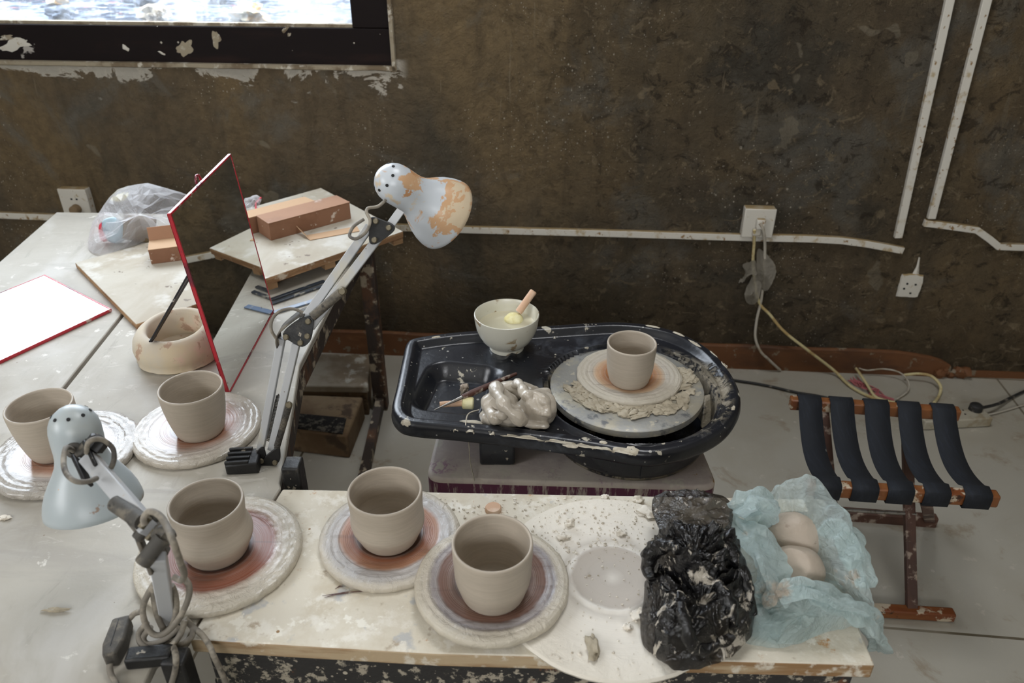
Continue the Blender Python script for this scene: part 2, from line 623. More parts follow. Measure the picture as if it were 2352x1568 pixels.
m_iron = MAT('spattered_black_iron', C(34, 33, 33), 0.55,
             [dict(s=55, lo=0.53, hi=0.60, c=C(156, 148, 132), r=0.7), dict(s=26, lo=0.63, hi=0.69, c=C(96, 60, 36)), dict(s=16, lo=0.62, hi=0.66, c=C(176, 168, 150), r=0.7), dict(k='v', s=70, thr=0.22, gate=0.6, c=C(170, 162, 146)),
              dict(k='v', s=130, thr=0.25, gate=0.6, c=C(150, 142, 128))], [dict(s=40, a=0.4)])
m_rust = MAT('rusty_table_leg', C(52, 42, 36), 0.7, [dict(s=12, lo=0.48, hi=0.6, c=C(92, 62, 40), map=(1, 1, 0.5)), dict(s=26, lo=0.56, hi=0.64, c=C(158, 146, 126)),
             dict(s=8, lo=0.58, hi=0.66, c=C(34, 30, 28))], [dict(s=40, a=0.5)])
m_step = MAT('dusty_wooden_step', C(142, 132, 116), 0.85, [dict(s=6, lo=0.44, hi=0.62, c=C(116, 100, 80)), dict(s=15, lo=0.56, hi=0.66, c=C(168, 162, 150))], [dict(s=30, a=0.3)])
m_stepbrown = MAT('brown_stained_block', C(98, 76, 52), 0.85, [dict(s=5, lo=0.45, hi=0.62, c=C(124, 104, 78)), dict(s=18, lo=0.54, hi=0.66, c=C(72, 56, 40))], [dict(s=30, a=0.3)])
m_bristle = MAT('black_grit', C(34, 32, 32), 0.95, [dict(s=60, lo=0.5, hi=0.62, c=C(112, 106, 96))], [dict(s=120, a=1.0, h=0.01)])

# clay
def clay_mat(name, base, wet=0.5, seed=0.0):
    T = NT(name)
    z = T.sep()[2]
    comb = T.n.new('ShaderNodeCombineXYZ')
    T.link(z, comb.inputs[2])
    wob = T.mapping((0.06, 0.06, 1.0), (seed, 0, seed))
    ring = T.noise(330, 4, 0.75, 0.0, wob)
    ring2 = T.noise(90, 3, 0.6, 0.0, wob)
    c = T.mix(T.step(ring, 0.38, 0.62), tuple(x * 0.95 for x in base), tuple(min(1, x * 1.035) for x in base))
    c = T.mix(T.math('MULTIPLY', T.step(T.noise(14, 5), 0.5, 0.7), 0.18), c, tuple(x * 1.12 for x in base))
    T.set(Base_Color=c, Roughness=wet, Specular_IOR_Level=0.45)
    T.set(Normal=T.bump(ring, 0.30, 0.0010, T.bump(ring2, 0.25, 0.0025)))
    return T.m


CLAY = C(176, 165, 150)
m_cup = [clay_mat('thrown_clay', CLAY, 0.48, 0.3 * i) for i in range(6)]


def bat_mat(name, stops, wet, rough_stops, ring=1.0, seed=0.0, grainrot=0.3, R=0.1, grainf=0.35, coat=0.0):
    T = NT(name)
    ln = T.n.new('ShaderNodeVectorMath')
    ln.operation = 'LENGTH'
    fl = T.mapping((1, 1, 0))
    T.link(fl, ln.inputs[0])
    r = T.math('DIVIDE', ln.outputs[1], R)
    nz = T.noise(22, 6, 0.7, 0.3, T.mapping((1, 1, 1), (seed, seed, 0)))
    nbig = T.noise(9, 4, 0.6, 0.3, T.mapping((1, 1, 1), (seed * 2, seed, 0)))
    rw = T.math('ADD', r, T.math('MULTIPLY', T.math('SUBTRACT', nz, 0.5), 0.10))
    rw = T.math('ADD', rw, T.math('MULTIPLY', T.math('SUBTRACT', nbig, 0.5), 0.16))
    c = T.ramp(rw, stops)
    rv = T.n.new('ShaderNodeCombineXYZ')
    T.link(r, rv.inputs[0])
    ringn = T.noise(26, 3, 0.7, 0.0, rv.outputs[0])
    ringm = T.math('MULTIPLY', T.step(ringn, 0.42, 0.62), T.step(r, 0.86, 0.74))
    c = T.mix(T.math('MULTIPLY', ringm, 0.22 * ring), c, C(178, 168, 160))
    grain = T.noise(60, 4, 0.6, 0.2, T.mapping((0.15, 2.2, 1), (0, seed, 0), (0, 0, grainrot)))
    gm = T.math('MULTIPLY', T.step(grain, 0.54, 0.68), T.step(r, 0.82, 0.7))
    c = T.mix(T.math('MULTIPLY', gm, grainf), c, C(84, 62, 52))
    T.set(Base_Color=c, Roughness=T.ramp(rw, rough_stops), Specular_IOR_Level=0.55, Coat_Weight=coat, Coat_Roughness=0.12)
    outer = T.step(r, 0.62, 0.85)
    lump = T.noise(70, 5, 0.65, 0.6, T.mapping((1, 1, 1), (seed, 2 * seed, 0)))
    nb = T.bump(T.math('MULTIPLY', ringn, 1.0), 0.55 * ring, 0.0022)
    nb = T.bump(T.math('MULTIPLY', lump, outer), wet, 0.006, nb)
    T.set(Normal=nb)
    return T.m


BR = C(140, 86, 58)
BRD = C(112, 76, 60)
GL = C(188, 184, 182)
SL = C(196, 188, 174)
m_batA = bat_mat('bat_a', [(0.0, C(66, 48, 40)), (0.32, C(80, 58, 48)), (0.40, C(150, 104, 82)), (0.50, C(162, 118, 96)), (0.60, C(196, 178, 166)), (0.68, GL), (0.80, C(186, 181, 174)), (1.0, C(170, 164, 154))], 1.0, [(0.0, 0.25), (0.6, 0.2), (0.7, 0.16), (1.0, 0.24)], 1.0, 1.3, coat=0.6)  # bats A to E: dark inner stops paint cup contact shadow and wet ring
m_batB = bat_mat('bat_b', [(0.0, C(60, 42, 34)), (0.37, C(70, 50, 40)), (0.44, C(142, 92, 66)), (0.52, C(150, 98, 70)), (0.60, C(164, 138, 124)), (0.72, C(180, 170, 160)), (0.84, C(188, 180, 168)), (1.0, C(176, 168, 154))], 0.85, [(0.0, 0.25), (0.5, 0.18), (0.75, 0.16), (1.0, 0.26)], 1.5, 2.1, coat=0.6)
m_batC = bat_mat('bat_c', [(0.0, C(60, 40, 32)), (0.40, C(64, 42, 34)), (0.47, C(126, 74, 52)), (0.69, C(130, 74, 54)), (0.75, C(186, 172, 158)), (0.84, SL), (1.0, C(190, 182, 166))], 0.8, [(0.0, 0.4), (0.66, 0.36), (0.76, 0.18), (1.0, 0.28)], 0.9, 3.7, coat=0.3)
m_batD = bat_mat('bat_d', [(0.0, C(60, 38, 28)), (0.42, C(66, 42, 30)), (0.49, C(138, 80, 50)), (0.62, C(164, 118, 90)), (0.68, GL), (0.80, C(182, 178, 174)), (0.88, SL), (1.0, C(192, 184, 168))], 0.6, [(0.0, 0.42), (0.6, 0.34), (0.85, 0.3), (1.0, 0.36)], 0.9, 5.2, 1.1, grainf=0.3)
m_batE = bat_mat('bat_e', [(0.0, C(50, 36, 30)), (0.41, C(58, 42, 36)), (0.50, C(104, 74, 58)), (0.64, C(108, 74, 60)), (0.69, C(160, 154, 154)), (0.74, C(142, 136, 138)), (0.80, SL), (1.0, C(198, 190, 172))], 0.6, [(0.0, 0.45), (0.6, 0.4), (0.8, 0.24), (1.0, 0.34)], 1.0, 6.9, 0.1, grainf=0.4)
m_batF = bat_mat('bat_f', [(0.0, C(150, 96, 56)), (0.44, C(164, 112, 72)), (0.58, C(186, 154, 122)), (0.66, C(182, 174, 160)), (1.0, C(176, 168, 152))], 0.4, [(0.0, 0.3), (0.5, 0.45), (1.0, 0.7)], 1.3, 8.2)
m_batG = bat_mat('bat_g', [(0.0, C(216, 211, 202)), (0.10, C(190, 183, 174)), (0.335, C(192, 184, 174)), (0.37, C(226, 222, 214)), (0.42, C(206, 200, 190)), (0.5, C(228, 223, 213)), (1.0, C(224, 218, 205))], 0.35, [(0.0, 0.8), (1.0, 0.8)], 0.3, 9.9, 0.2, 0.1454, 0.0)
m_wetclay = MAT('wet_clay', C(186, 177, 163), 0.24, [dict(s=20, lo=0.45, hi=0.65, c=C(172, 162, 147))], [dict(s=26, a=0.5, h=0.004), dict(s=80, a=0.35, h=0.002)], Specular_IOR_Level=0.6)
m_claybody = MAT('smooth_clay', C(176, 163, 148), 0.5, [dict(s=12, lo=0.4, hi=0.65, c=C(164, 151, 136)), dict(s=30, lo=0.64, hi=0.70, c=C(146, 132, 118), map=(1, 1, 3))], [dict(s=70, a=0.35, h=0.003), dict(s=16, a=0.5, h=0.006)])
m_crumb = MAT('dry_clay_crumbs', C(226, 220, 208), 0.95, [dict(s=60, lo=0.45, hi=0.6, c=C(178, 168, 152))])
m_trim = MAT('clay_trimmings', C(168, 158, 138), 0.8, [dict(s=40, lo=0.45, hi=0.65, c=C(148, 138, 118))], [dict(s=90, a=0.5, h=0.003)])
m_head = MAT('wheel_head_metal', C(150, 150, 146), 0.45, [dict(s=11, lo=0.46, hi=0.60, c=C(168, 162, 146), r=0.7), dict(s=24, lo=0.55, hi=0.65, c=C(104, 106, 108), map=(1, 1, 1)),
              dict(s=50, lo=0.6, hi=0.66, c=C(186, 180, 164))], [dict(s=40, a=0.25)], Metallic=0.25)
m_pan = MAT('black_pan_plastic', C(32, 35, 42), 0.27,
            [dict(s=12, lo=0.60, hi=0.72, c=C(86, 92, 104), r=0.7, fac=0.6), dict(s=26, lo=0.66, hi=0.69, c=C(184, 178, 162)), dict(k='v', s=65, thr=0.17, gate=0.78, c=C(150, 148, 142)),
             dict(k='v', s=24, thr=0.13, gate=0.90, c=C(186, 178, 162))], [dict(s=60, a=0.12), dict(s=9, a=0.1, h=0.01)], [dict(s=9, lo=0.45, hi=0.6, v=0.42)], Specular_IOR_Level=0.6)
m_panclay = MAT('slip_splashed_pan', C(30, 33, 40), 0.4, [dict(s=16, lo=0.36, hi=0.46, c=C(138, 130, 112), r=0.75, map=(1, 1, 0.6)), dict(s=40, lo=0.50, hi=0.60, c=C(164, 156, 140), r=0.7),
                dict(s=24, lo=0.60, hi=0.66, c=C(44, 48, 60), map=(1, 1, 0.4))], [dict(s=40, a=0.8, h=0.008)], [dict(s=16, lo=0.44, hi=0.53, v=0.9, r=0.75, map=(1, 1, 0.6))])


def pan_mat():
    T = NT('black_pan_plastic_slip')
    vm = T.n.new('ShaderNodeVectorMath')
    vm.operation = 'LENGTH'
    T.link(T.mapping((1, 1, 0), (-PANC[0], -PANC[1], 0)), vm.inputs[0])
    r = vm.outputs[1]
    x, y, z = T.sep()
    c = C(27, 29, 35)
    haze = T.math('MULTIPLY', T.step(T.noise(10, 6, 0.7, 0.5), 0.52, 0.72), 0.45)
    c = T.mix(haze, c, C(96, 101, 110))
    for L in (dict(s=26, lo=0.645, hi=0.67, c=C(184, 178, 162)), dict(k='v', s=65, thr=0.17, gate=0.72, c=C(150, 148, 142)), dict(k='v', s=130, thr=0.2, gate=0.75, c=C(150, 148, 142)), dict(k='v', s=24, thr=0.13, gate=0.88, c=C(186, 178, 162))):
        c = T.mix(mask(T, L), c, L['c'])
    n = T.noise(15, 8, 0.72, 0.4, T.mapping((1, 1, 0.7)))
    top = T.math('ADD', z, T.math('MULTIPLY', T.math('SUBTRACT', n, 0.5), 0.045))
    wallm = T.math('MULTIPLY', T.step(r, PANC[2] + 0.012, PANC[2] + 0.002), T.step(top, PANC[3] - 0.016, PANC[3] - 0.024))
    n2 = T.noise(32, 7, 0.72, 0.5, T.mapping((1, 1, 0.5), (4, 2, 1)))
    clay = T.math('MULTIPLY', wallm, T.step(n2, 0.40, 0.50))
    right = T.math('MULTIPLY', T.step(x, PANC[0] + 0.06, PANC[0] + 0.15), T.step(r, PANC[2] + 0.03, PANC[2] + 0.014))
    clay = T.math('MAXIMUM', clay, T.math('MULTIPLY', right, T.step(n2, 0.47, 0.53)))
    c = T.mix(clay, c, T.mix(T.step(n, 0.4, 0.6), C(122, 114, 98), C(158, 150, 134)))
    T.set(Base_Color=c, Roughness=T.mix(clay, (0.28,) * 3, (0.85,) * 3), Specular_IOR_Level=0.6)
    nb = T.bump(T.noise(60, 6), 0.12, 0.005)
    nb = T.bump(T.math('MULTIPLY', clay, n2), 0.9, 0.01, nb)
    T.set(Normal=nb)
    return T.m


_pc = onz(1450, 884, .555)
PANC = (_pc.x - 0.2, _pc.y - 1.17, 0.150, 0.555)
m_panmain = pan_mat()
m_slip = MAT('dried_slip', C(190, 182, 164), 0.75, [dict(s=40, lo=0.5, hi=0.65, c=C(170, 160, 142))], [dict(s=60, a=0.4)])
m_hous = MAT('wheel_housing_top', C(212, 203, 194), 0.55, [dict(s=7, lo=0.42, hi=0.62, c=C(190, 178, 174), r=0.7), dict(s=13, lo=0.58, hi=0.66, c=C(150, 96, 138), r=0.7), dict(s=26, lo=0.58, hi=0.66, c=C(202, 196, 184)),
             dict(s=18, lo=0.64, hi=0.68, c=C(164, 128, 84))], [dict(s=30, a=0.3)])
m_purple = MAT('wheel_housing_side', C(92, 28, 66), 0.45, [dict(s=26, lo=0.50, hi=0.60, c=C(176, 162, 156), r=0.7, map=(2.2, 2.2, 0.35)), dict(k='v', s=60, thr=0.16, gate=0.7, c=C(190, 178, 172))], [dict(s=40, a=0.2)])
m_bowl = MAT('glazed_bowl', C(204, 202, 188), 0.25, [dict(s=26, lo=0.58, hi=0.64, c=C(152, 134, 106), r=0.6, map=(1, 1, 1.4), dist=0.6), dict(s=20, lo=0.6, hi=0.7, c=C(196, 190, 172))], [dict(s=60, a=0.08, map=(0.05, 0.05, 3))], Specular_IOR_Level=0.6)
m_sponge = MAT('yellow_sponge', C(216, 206, 150), 0.9, [dict(s=40, lo=0.4, hi=0.65, c=C(232, 226, 184))], [dict(s=200, a=0.4, h=0.002)])
m_stick = MAT('bare_wood_stick', C(206, 168, 138), 0.6, [dict(s=30, lo=0.45, hi=0.65, c=C(222, 196, 174), map=(1, 1, 0.3))])
m_darkwood = MAT('dark_tool_wood', C(78, 46, 36), 0.5, [dict(s=50, lo=0.52, hi=0.64, c=C(164, 152, 138))], [dict(s=60, a=0.2)])
m_steel = MAT('tool_steel', C(150, 146, 140), 0.35, [dict(s=60, lo=0.5, hi=0.65, c=C(120, 112, 100))], Metallic=0.8)


def water_mat():
    T = NT('cloudy_water')
    T.set(Base_Color=C(196, 190, 164), Roughness=0.04, Transmission_Weight=0.55, IOR=1.33)
    T.set(Normal=T.bump(T.noise(14, 2), 0.08, 0.003))
    return T.m


m_water = MAT('cloudy_water', C(196, 190, 166), 0.06, Specular_IOR_Level=0.5)

# lamps
m_lampw = MAT('white_lamp_enamel', C(200, 206, 212), 0.3, [dict(s=10, lo=0.505, hi=0.53, c=C(206, 166, 128), r=0.6, dist=0.5), dict(s=10, lo=0.60, hi=0.62, c=C(214, 196, 168), r=0.6, dist=0.5),
               dict(s=22, lo=0.60, hi=0.625, c=C(196, 148, 106), loc=(4, 3, 1)), dict(s=30, lo=0.60, hi=0.66, c=C(212, 196, 172), loc=(1, 6, 2)), dict(k='v', s=90, thr=0.14, gate=0.88, c=C(150, 120, 92))], [dict(s=26, a=0.12, h=0.002)], Specular_IOR_Level=0.5)
m_lampg = MAT('grey_lamp_enamel', C(172, 181, 184), 0.35, [dict(s=9, lo=0.5, hi=0.7, c=C(178, 182, 178)), dict(k='v', s=45, thr=0.08, gate=0.88, c=C(186, 150, 118)), dict(s=30, lo=0.67, hi=0.7, c=C(150, 130, 116))], [dict(s=26, a=0.05, h=0.002)], Specular_IOR_Level=0.5)
m_inner = MAT('lamp_inner_white', C(220, 220, 216), 0.5)
m_arm = MAT('painted_lamp_arm', C(180, 182, 184), 0.42, [dict(s=22, lo=0.52, hi=0.66, c=C(188, 184, 172), map=(1, 1, 0.4)), dict(k='v', s=90, thr=0.12, gate=0.85, c=C(120, 110, 100)), dict(s=16, lo=0.64, hi=0.68, c=C(176, 142, 112))], Specular_IOR_Level=0.5)
m_lblack = MAT('dusty_black_plastic', C(20, 20, 20), 0.5, [dict(s=26, lo=0.54, hi=0.70, c=C(62, 58, 52), r=0.7), dict(s=60, lo=0.66, hi=0.70, c=C(160, 152, 138)), dict(k='v', s=160, thr=0.16, gate=0.88, c=C(170, 162, 148))], [dict(s=60, a=0.3)])
m_lgrey = MAT('dusty_grey_joint', C(72, 69, 64), 0.7, [dict(s=30, lo=0.46, hi=0.64, c=C(112, 105, 93), r=0.7), dict(s=70, lo=0.58, hi=0.68, c=C(40, 38, 36))], [dict(s=60, a=0.3)])
m_screw = MAT('dull_screw', C(112, 104, 86), 0.5, Metallic=0.6)
m_cable = MAT('dusty_grey_cable', C(116, 110, 100), 0.7, [dict(s=34, lo=0.46, hi=0.6, c=C(150, 142, 128)), dict(s=18, lo=0.56, hi=0.66, c=C(66, 62, 58))], [dict(s=80, a=0.2)])
m_ycable = MAT('yellowed_cable', C(196, 184, 140), 0.6, [dict(s=24, lo=0.5, hi=0.65, c=C(170, 146, 98))])
m_wcable = MAT('white_cable', C(178, 172, 160), 0.6, [dict(s=24, lo=0.5, hi=0.65, c=C(150, 138, 118))])
m_bcable = MAT('black_cable', C(34, 34, 34), 0.6, [dict(s=30, lo=0.54, hi=0.64, c=C(110, 106, 98))])
m_string = MAT('pink_string', C(176, 100, 104), 0.8)

# rest
m_mirror = MAT('mirror_glass', (0.86, 0.88, 0.87), 0.015, [dict(k='v', s=60, thr=0.10, gate=0.9, c=C(170, 166, 158)), dict(s=18, lo=0.70, hi=0.74, c=C(180, 176, 168))], rough_layers=[dict(s=14, lo=0.56, hi=0.72, v=0.10)], Metallic=1.0)
m_red = MAT('red_plastic_frame', C(178, 36, 50), 0.35, [dict(s=18, lo=0.54, hi=0.64, c=C(110, 30, 46)), dict(s=50, lo=0.6, hi=0.66, c=C(196, 170, 160))], Specular_IOR_Level=0.6)
m_redback = MAT('mirror_back_card', C(120, 40, 52), 0.6)
m_stand = MAT('black_stand_plastic', C(26, 27, 30), 0.4, [dict(s=40, lo=0.6, hi=0.66, c=C(180, 176, 168))])
m_plaster = MAT('cream_plaster_mould', C(198, 188, 170), 0.8, [dict(s=9, lo=0.44, hi=0.64, c=C(206, 190, 160)), dict(s=14, lo=0.56, hi=0.68, c=C(214, 186, 166)), dict(s=30, lo=0.6, hi=0.66, c=C(178, 150, 128))], [dict(s=30, a=0.15)])
m_card = MAT('brown_cardboard', C(138, 100, 76), 0.75, [dict(s=7, lo=0.44, hi=0.62, c=C(126, 88, 64)), dict(s=26, lo=0.62, hi=0.68, c=C(204, 190, 176)), dict(k='v', s=60, thr=0.10, gate=0.86, c=C(206, 190, 172))], [dict(s=20, a=0.1)])
m_cardtop = MAT('dusty_cardboard', C(162, 122, 94), 0.75, [dict(s=7, lo=0.44, hi=0.62, c=C(150, 112, 88)), dict(s=14, lo=0.60, hi=0.68, c=C(196, 180, 168))], [dict(s=20, a=0.1)])
m_tan = MAT('pale_card', C(190, 156, 122), 0.8)
m_strap = MAT('navy_webbing', C(15, 20, 28), 0.8, [dict(s=13, lo=0.66, hi=0.70, c=C(120, 118, 114)), dict(s=60, lo=0.52, hi=0.62, c=C(26, 32, 42), map=(3, 0.2, 1), fac=0.6)], [dict(s=220, a=0.4, h=0.001, map=(3, 0.3, 1))])
m_orange = MAT('varnished_bar_wood', C(128, 80, 44), 0.4, [dict(s=20, lo=0.46, hi=0.62, c=C(116, 64, 34), map=(0.3, 1, 1)), dict(s=26, lo=0.56, hi=0.62, c=C(190, 176, 154)), dict(s=44, lo=0.64, hi=0.68, c=C(60, 36, 24))], [dict(s=50, a=0.15)])
m_redwood = MAT('worn_red_wood', C(84, 56, 44), 0.6, [dict(s=12, lo=0.45, hi=0.6, c=C(70, 48, 40), map=(1, 1, 0.4)), dict(s=30, lo=0.54, hi=0.64, c=C(156, 140, 126))], [dict(s=50, a=0.3)])
m_strip = MAT('power_strip_plastic', C(170, 164, 148), 0.6, [dict(s=20, lo=0.5, hi=0.65, c=C(146, 134, 110))])
m_tool = MAT('dark_tool_strip', C(44, 52, 62), 0.3, [dict(s=40, lo=0.56, hi=0.64, c=C(150, 146, 136))], Specular_IOR_Level=0.7)
m_bluestrip = MAT('blue_grey_strip', C(110, 126, 150), 0.3, [dict(s=40, lo=0.56, hi=0.64, c=C(160, 160, 158))], Specular_IOR_Level=0.6)


def film(name, col, rough, tint, transp, transl, layers=(), bump_s=30, bump_a=0.5, extra=None, gate=0.0, crease=0.6):
    """thin plastic film: glossy skin over tinted see-through and back-lit sheet"""
    T = NT(name)
    base = col
    cov = None
    for L in layers:
        f = mask(T, L)
        base = T.mix(f, base, L['c'])
        cov = f if cov is None else T.math('MAXIMUM', cov, f)
    T.set(Base_Color=base, Roughness=rough, Specular_IOR_Level=0.7)
    nb = T.bump(T.noise(bump_s, 6, 0.65, 0.8), bump_a, 0.004)
    cr = T.math('ABSOLUTE', T.math('SUBTRACT', T.noise(bump_s * 0.9, 5, 0.6, 1.2), 0.5))
    cr2 = T.math('ABSOLUTE', T.math('SUBTRACT', T.noise(bump_s * 1.9, 4, 0.6, 1.0, T.mapping((1, 1, 0.6), (3, 1, 2))), 0.5))
    nb = T.bump(T.math('ADD', T.math('MULTIPLY', T.step(cr, 0.0, 0.07), 1.0), T.math('MULTIPLY', T.step(cr2, 0.0, 0.07), 0.5)), crease, 0.0035, nb)
    nb = T.bump(T.noise(bump_s * 3, 5, 0.6, 0.8, T.mapping((1, 1, 0.35))), bump_a * 0.7, 0.002, nb)
    T.set(Normal=nb)
    tr = T.n.new('ShaderNodeBsdfTransparent')
    tr.inputs[0].default_value = (*tint, 1)
    tl = T.n.new('ShaderNodeBsdfTranslucent')
    tl.inputs[0].default_value = (*tint, 1)
    a = T.n.new('ShaderNodeMixShader')
    a.inputs[0].default_value = transl
    T.link(T.b.outputs[0], a.inputs[1])
    T.link(tl.outputs[0], a.inputs[2])
    b = T.n.new('ShaderNodeMixShader')
    lw = T.n.new('ShaderNodeLayerWeight')
    lw.inputs[0].default_value = 0.35
    f = T.math('MULTIPLY', T.math('SUBTRACT', 1.0, lw.outputs['Facing']), transp)
    if gate > 0:
        f = T.math('MULTIPLY', f, T.step(T.noise(11, 4, 0.6, 0.4), 0.44, 0.6, 0.15, 1.0))
    if cov is not None:
        f = T.math('MULTIPLY', f, T.math('SUBTRACT', 1.0, cov))
    T.link(f, b.inputs[0])
    T.link(a.outputs[0], b.inputs[1])
    T.link(tr.outputs[0], b.inputs[2])
    T.link(b.outputs[0], T.n['Material Output'].inputs[0])
    return T.m


m_bag = film('black_bin_film', C(20, 20, 22), 0.13, (0.34, 0.30, 0.26), 0.45, 0.08, [dict(s=38, lo=0.565, hi=0.63, c=C(186, 178, 164), r=0.7, map=(1, 1, 0.6), dist=0.8)], 34, 0.55, gate=1, crease=0.22)
m_bagthin = film('smoky_bin_film', C(60, 55, 50), 0.2, (0.62, 0.58, 0.53), 0.45, 0.15, [dict(s=40, lo=0.62, hi=0.68, c=C(170, 162, 150), r=0.7)], 30, 0.8, gate=1)
m_teal = film('teal_bag_film', C(200, 216, 215), 0.2, (0.89, 0.945, 0.946), 0.45, 0.42, [dict(s=18, lo=0.57, hi=0.67, c=C(188, 172, 154), r=0.7)], 26, 0.7)
m_clear = film('clear_bag_film', C(236, 236, 240), 0.1, (0.96, 0.96, 0.98), 0.80, 0.35, [], 14, 0.3, crease=0.5)
m_bagmid = film('dark_bin_film', C(27, 25, 24), 0.13, (0.40, 0.36, 0.32), 0.30, 0.05, [dict(s=40, lo=0.60, hi=0.66, c=C(176, 168, 156), r=0.7, dist=0.6)], 30, 0.6, gate=1, crease=0.3)
m_tuft = film('dusty_tuft_film', C(150, 144, 132), 0.5, (0.8, 0.78, 0.72), 0.3, 0.3, [], 30, 0.5)
m_pack = MAT('printed_packet', C(176, 200, 212), 0.5, [dict(s=30, lo=0.58, hi=0.64, c=C(60, 80, 120), map=(1, 1, 3)), dict(s=12, lo=0.56, hi=0.62, c=C(206, 196, 176))])
m_packred = MAT('red_packet', C(214, 60, 78), 0.5)
m_brownpack = MAT('brown_packet', C(120, 104, 78), 0.7, [dict(s=10, lo=0.45, hi=0.6, c=C(96, 82, 60))])
m_yellow = MAT('yellow_packet', C(206, 196, 120), 0.5)

# ================================================================= the room
WS0, WS1, WH = -2.75, 2.25, 2.6
HS0, HS1, HZ0, HZ1 = -2.25, -0.475, 0.893, 2.15
mb = MB()


def wbox(s0, s1, z0, z1, o0, o1, m=None):
    m = m if m is not None else mb
    m.hexa([wpt(s0, z0, o0), wpt(s1, z0, o0), wpt(s1, z0, o1), wpt(s0, z0, o1)], [wpt(s0, z1, o0), wpt(s1, z1, o0), wpt(s1, z1, o1), wpt(s0, z1, o1)])
    return m


TH = -0.16
wbox(WS0, HS0, 0, WH, 0, TH)
wbox(HS1, WS1, 0, WH, 0, TH)
wbox(HS0, HS1, 0, HZ0, 0, TH)
wbox(HS0, HS1, HZ1, WH, 0, TH)
struct('wall_back', mb, m_wall)
c00, c10 = wpt(WS0, 0), wpt(WS1, 0)
FY = -2.3
struct('floor', MB().hexa([(c00.x, FY, -0.1), (c10.x, FY, -0.1), (c10.x, c10.y, -0.1), (c00.x, c00.y, -0.1)], [(c00.x, FY, 0), (c10.x, FY, 0), c10, c00]), m_floor)
# roof with an opening added over the wheel for more light from above
KX0, KX1, KY0, KY1 = -0.1, 0.65, 1.0, 1.65
mb = MB()
for x0, x1, y0, y1 in ((c00.x, KX0, FY, 2.4), (KX1, c10.x, FY, 2.4), (KX0, KX1, FY, KY0), (KX0, KX1, KY1, 2.4)):
    mb.hexa([(x0, y0, WH), (x1, y0, WH), (x1, y1, WH), (x0, y1, WH)], [(x0, y0, WH + .1), (x1, y0, WH + .1), (x1, y1, WH + .1), (x0, y1, WH + .1)])
struct('ceiling', mb, m_ceil)
portal('added_top_light', ((KX0 + KX1) / 2, (KY0 + KY1) / 2, WH + .11), (0, 0, 0), KX1 - KX0, KY1 - KY0)
LY0, LY1, LZ0, LZ1 = -1.5, 0.1, 1.45, 2.35  # unseen opening added to brighten the room from the left
mb = MB()
for y0, y1, z0, z1 in ((FY, LY0, 0, WH), (LY1, c00.y, 0, WH), (LY0, LY1, 0, LZ0), (LY0, LY1, LZ1, WH)):
    mb.hexa([(c00.x - .1, y0, z0), (c00.x, y0, z0), (c00.x, y1, z0), (c00.x - .1, y1, z0)], [(c00.x - .1, y0, z1), (c00.x, y0, z1), (c00.x, y1, z1), (c00.x - .1, y1, z1)])
struct('wall_left', mb, m_roomwall)
portal('added_left_light', (c00.x - .11, (LY0 + LY1) / 2, (LZ0 + LZ1) / 2), V((-1, 0, 0)).to_track_quat('Z', 'Y').to_euler(), LY1 - LY0, LZ1 - LZ0)
struct('wall_right', MB().hexa([(c10.x, FY, 0), (c10.x + .1, FY, 0), (c10.x + .1, c10.y, 0), (c10.x, c10.y, 0)], [(c10.x, FY, WH), (c10.x + .1, FY, WH), (c10.x + .1, c10.y, WH), (c10.x, c10.y, WH)]), m_roomwall)
# wall behind the photographer, with an opening added out of view for fill light
GX0, GX1, GZ0, GZ1 = -0.9, 0.8, 1.6, 2.3
mb = MB()
for x0, x1, z0, z1 in ((c00.x, GX0, 0, WH), (GX1, c10.x, 0, WH), (GX0, GX1, 0, GZ0), (GX0, GX1, GZ1, WH)):
    mb.hexa([(x0, FY - .15, z0), (x1, FY - .15, z0), (x1, FY, z0), (x0, FY, z0)], [(x0, FY - .15, z1), (x1, FY - .15, z1), (x1, FY, z1), (x0, FY, z1)])
struct('wall_front', mb, m_roomwall)
portal('added_front_light', ((GX0 + GX1) / 2, FY - .16, (GZ0 + GZ1) / 2), V((0, -1, 0)).to_track_quat('Z', 'Y').to_euler(), GX1 - GX0, GZ1 - GZ0)
portal('daylight_window', wpt((HS0 + HS1) / 2, (HZ0 + HZ1) / 2, TH + .0), WN.to_track_quat('Z', 'Y').to_euler(), HS1 - HS0, HZ1 - HZ0)

# window
win = bpy.data.objects.new('window_1', None)
win.location = wpt(-1.36, HZ0)
COL.objects.link(win)
win['kind'] = 'structure'
WL['window_1'] = V(win.location)
fw = 0.1
mb = MB()
wbox(HS0, HS1, HZ0, HZ0 + 0.094, -0.004, -0.06, mb)
obj('bottom_rail', mb, m_frame, win, bevel=0.003)
obj('top_rail', wbox(HS0, HS1, HZ1 - .09, HZ1, -0.004, -0.06, MB()), m_frame, win, bevel=0.003)
obj('side_rail', wbox(HS1 - fw, HS1, HZ0 + 0.094, HZ1 - .09, -0.004, -0.06, MB()), m_frame, win, bevel=0.003)
obj('side_rail', wbox(HS0, HS0 + fw, HZ0 + 0.094, HZ1 - .09, -0.004, -0.06, MB()), m_frame, win, bevel=0.003)
0 and obj('mullion', wbox(-1.80, -1.74, HZ0 + 0.094, HZ1 - .09, -0.006, -0.05, MB()), m_frame, win, bevel=0.003)
obj('glazing_bead', wbox(HS0 + fw, HS1 - fw, HZ0 + 0.094, HZ0 + 0.102, -0.012, -0.03, MB()), m_sill, win)
obj('pane', wbox(HS0 + fw, HS1 - fw, HZ0 + 0.094, HZ1 - .09, -0.032, -0.036, MB()), m_pane, win, smooth=False)

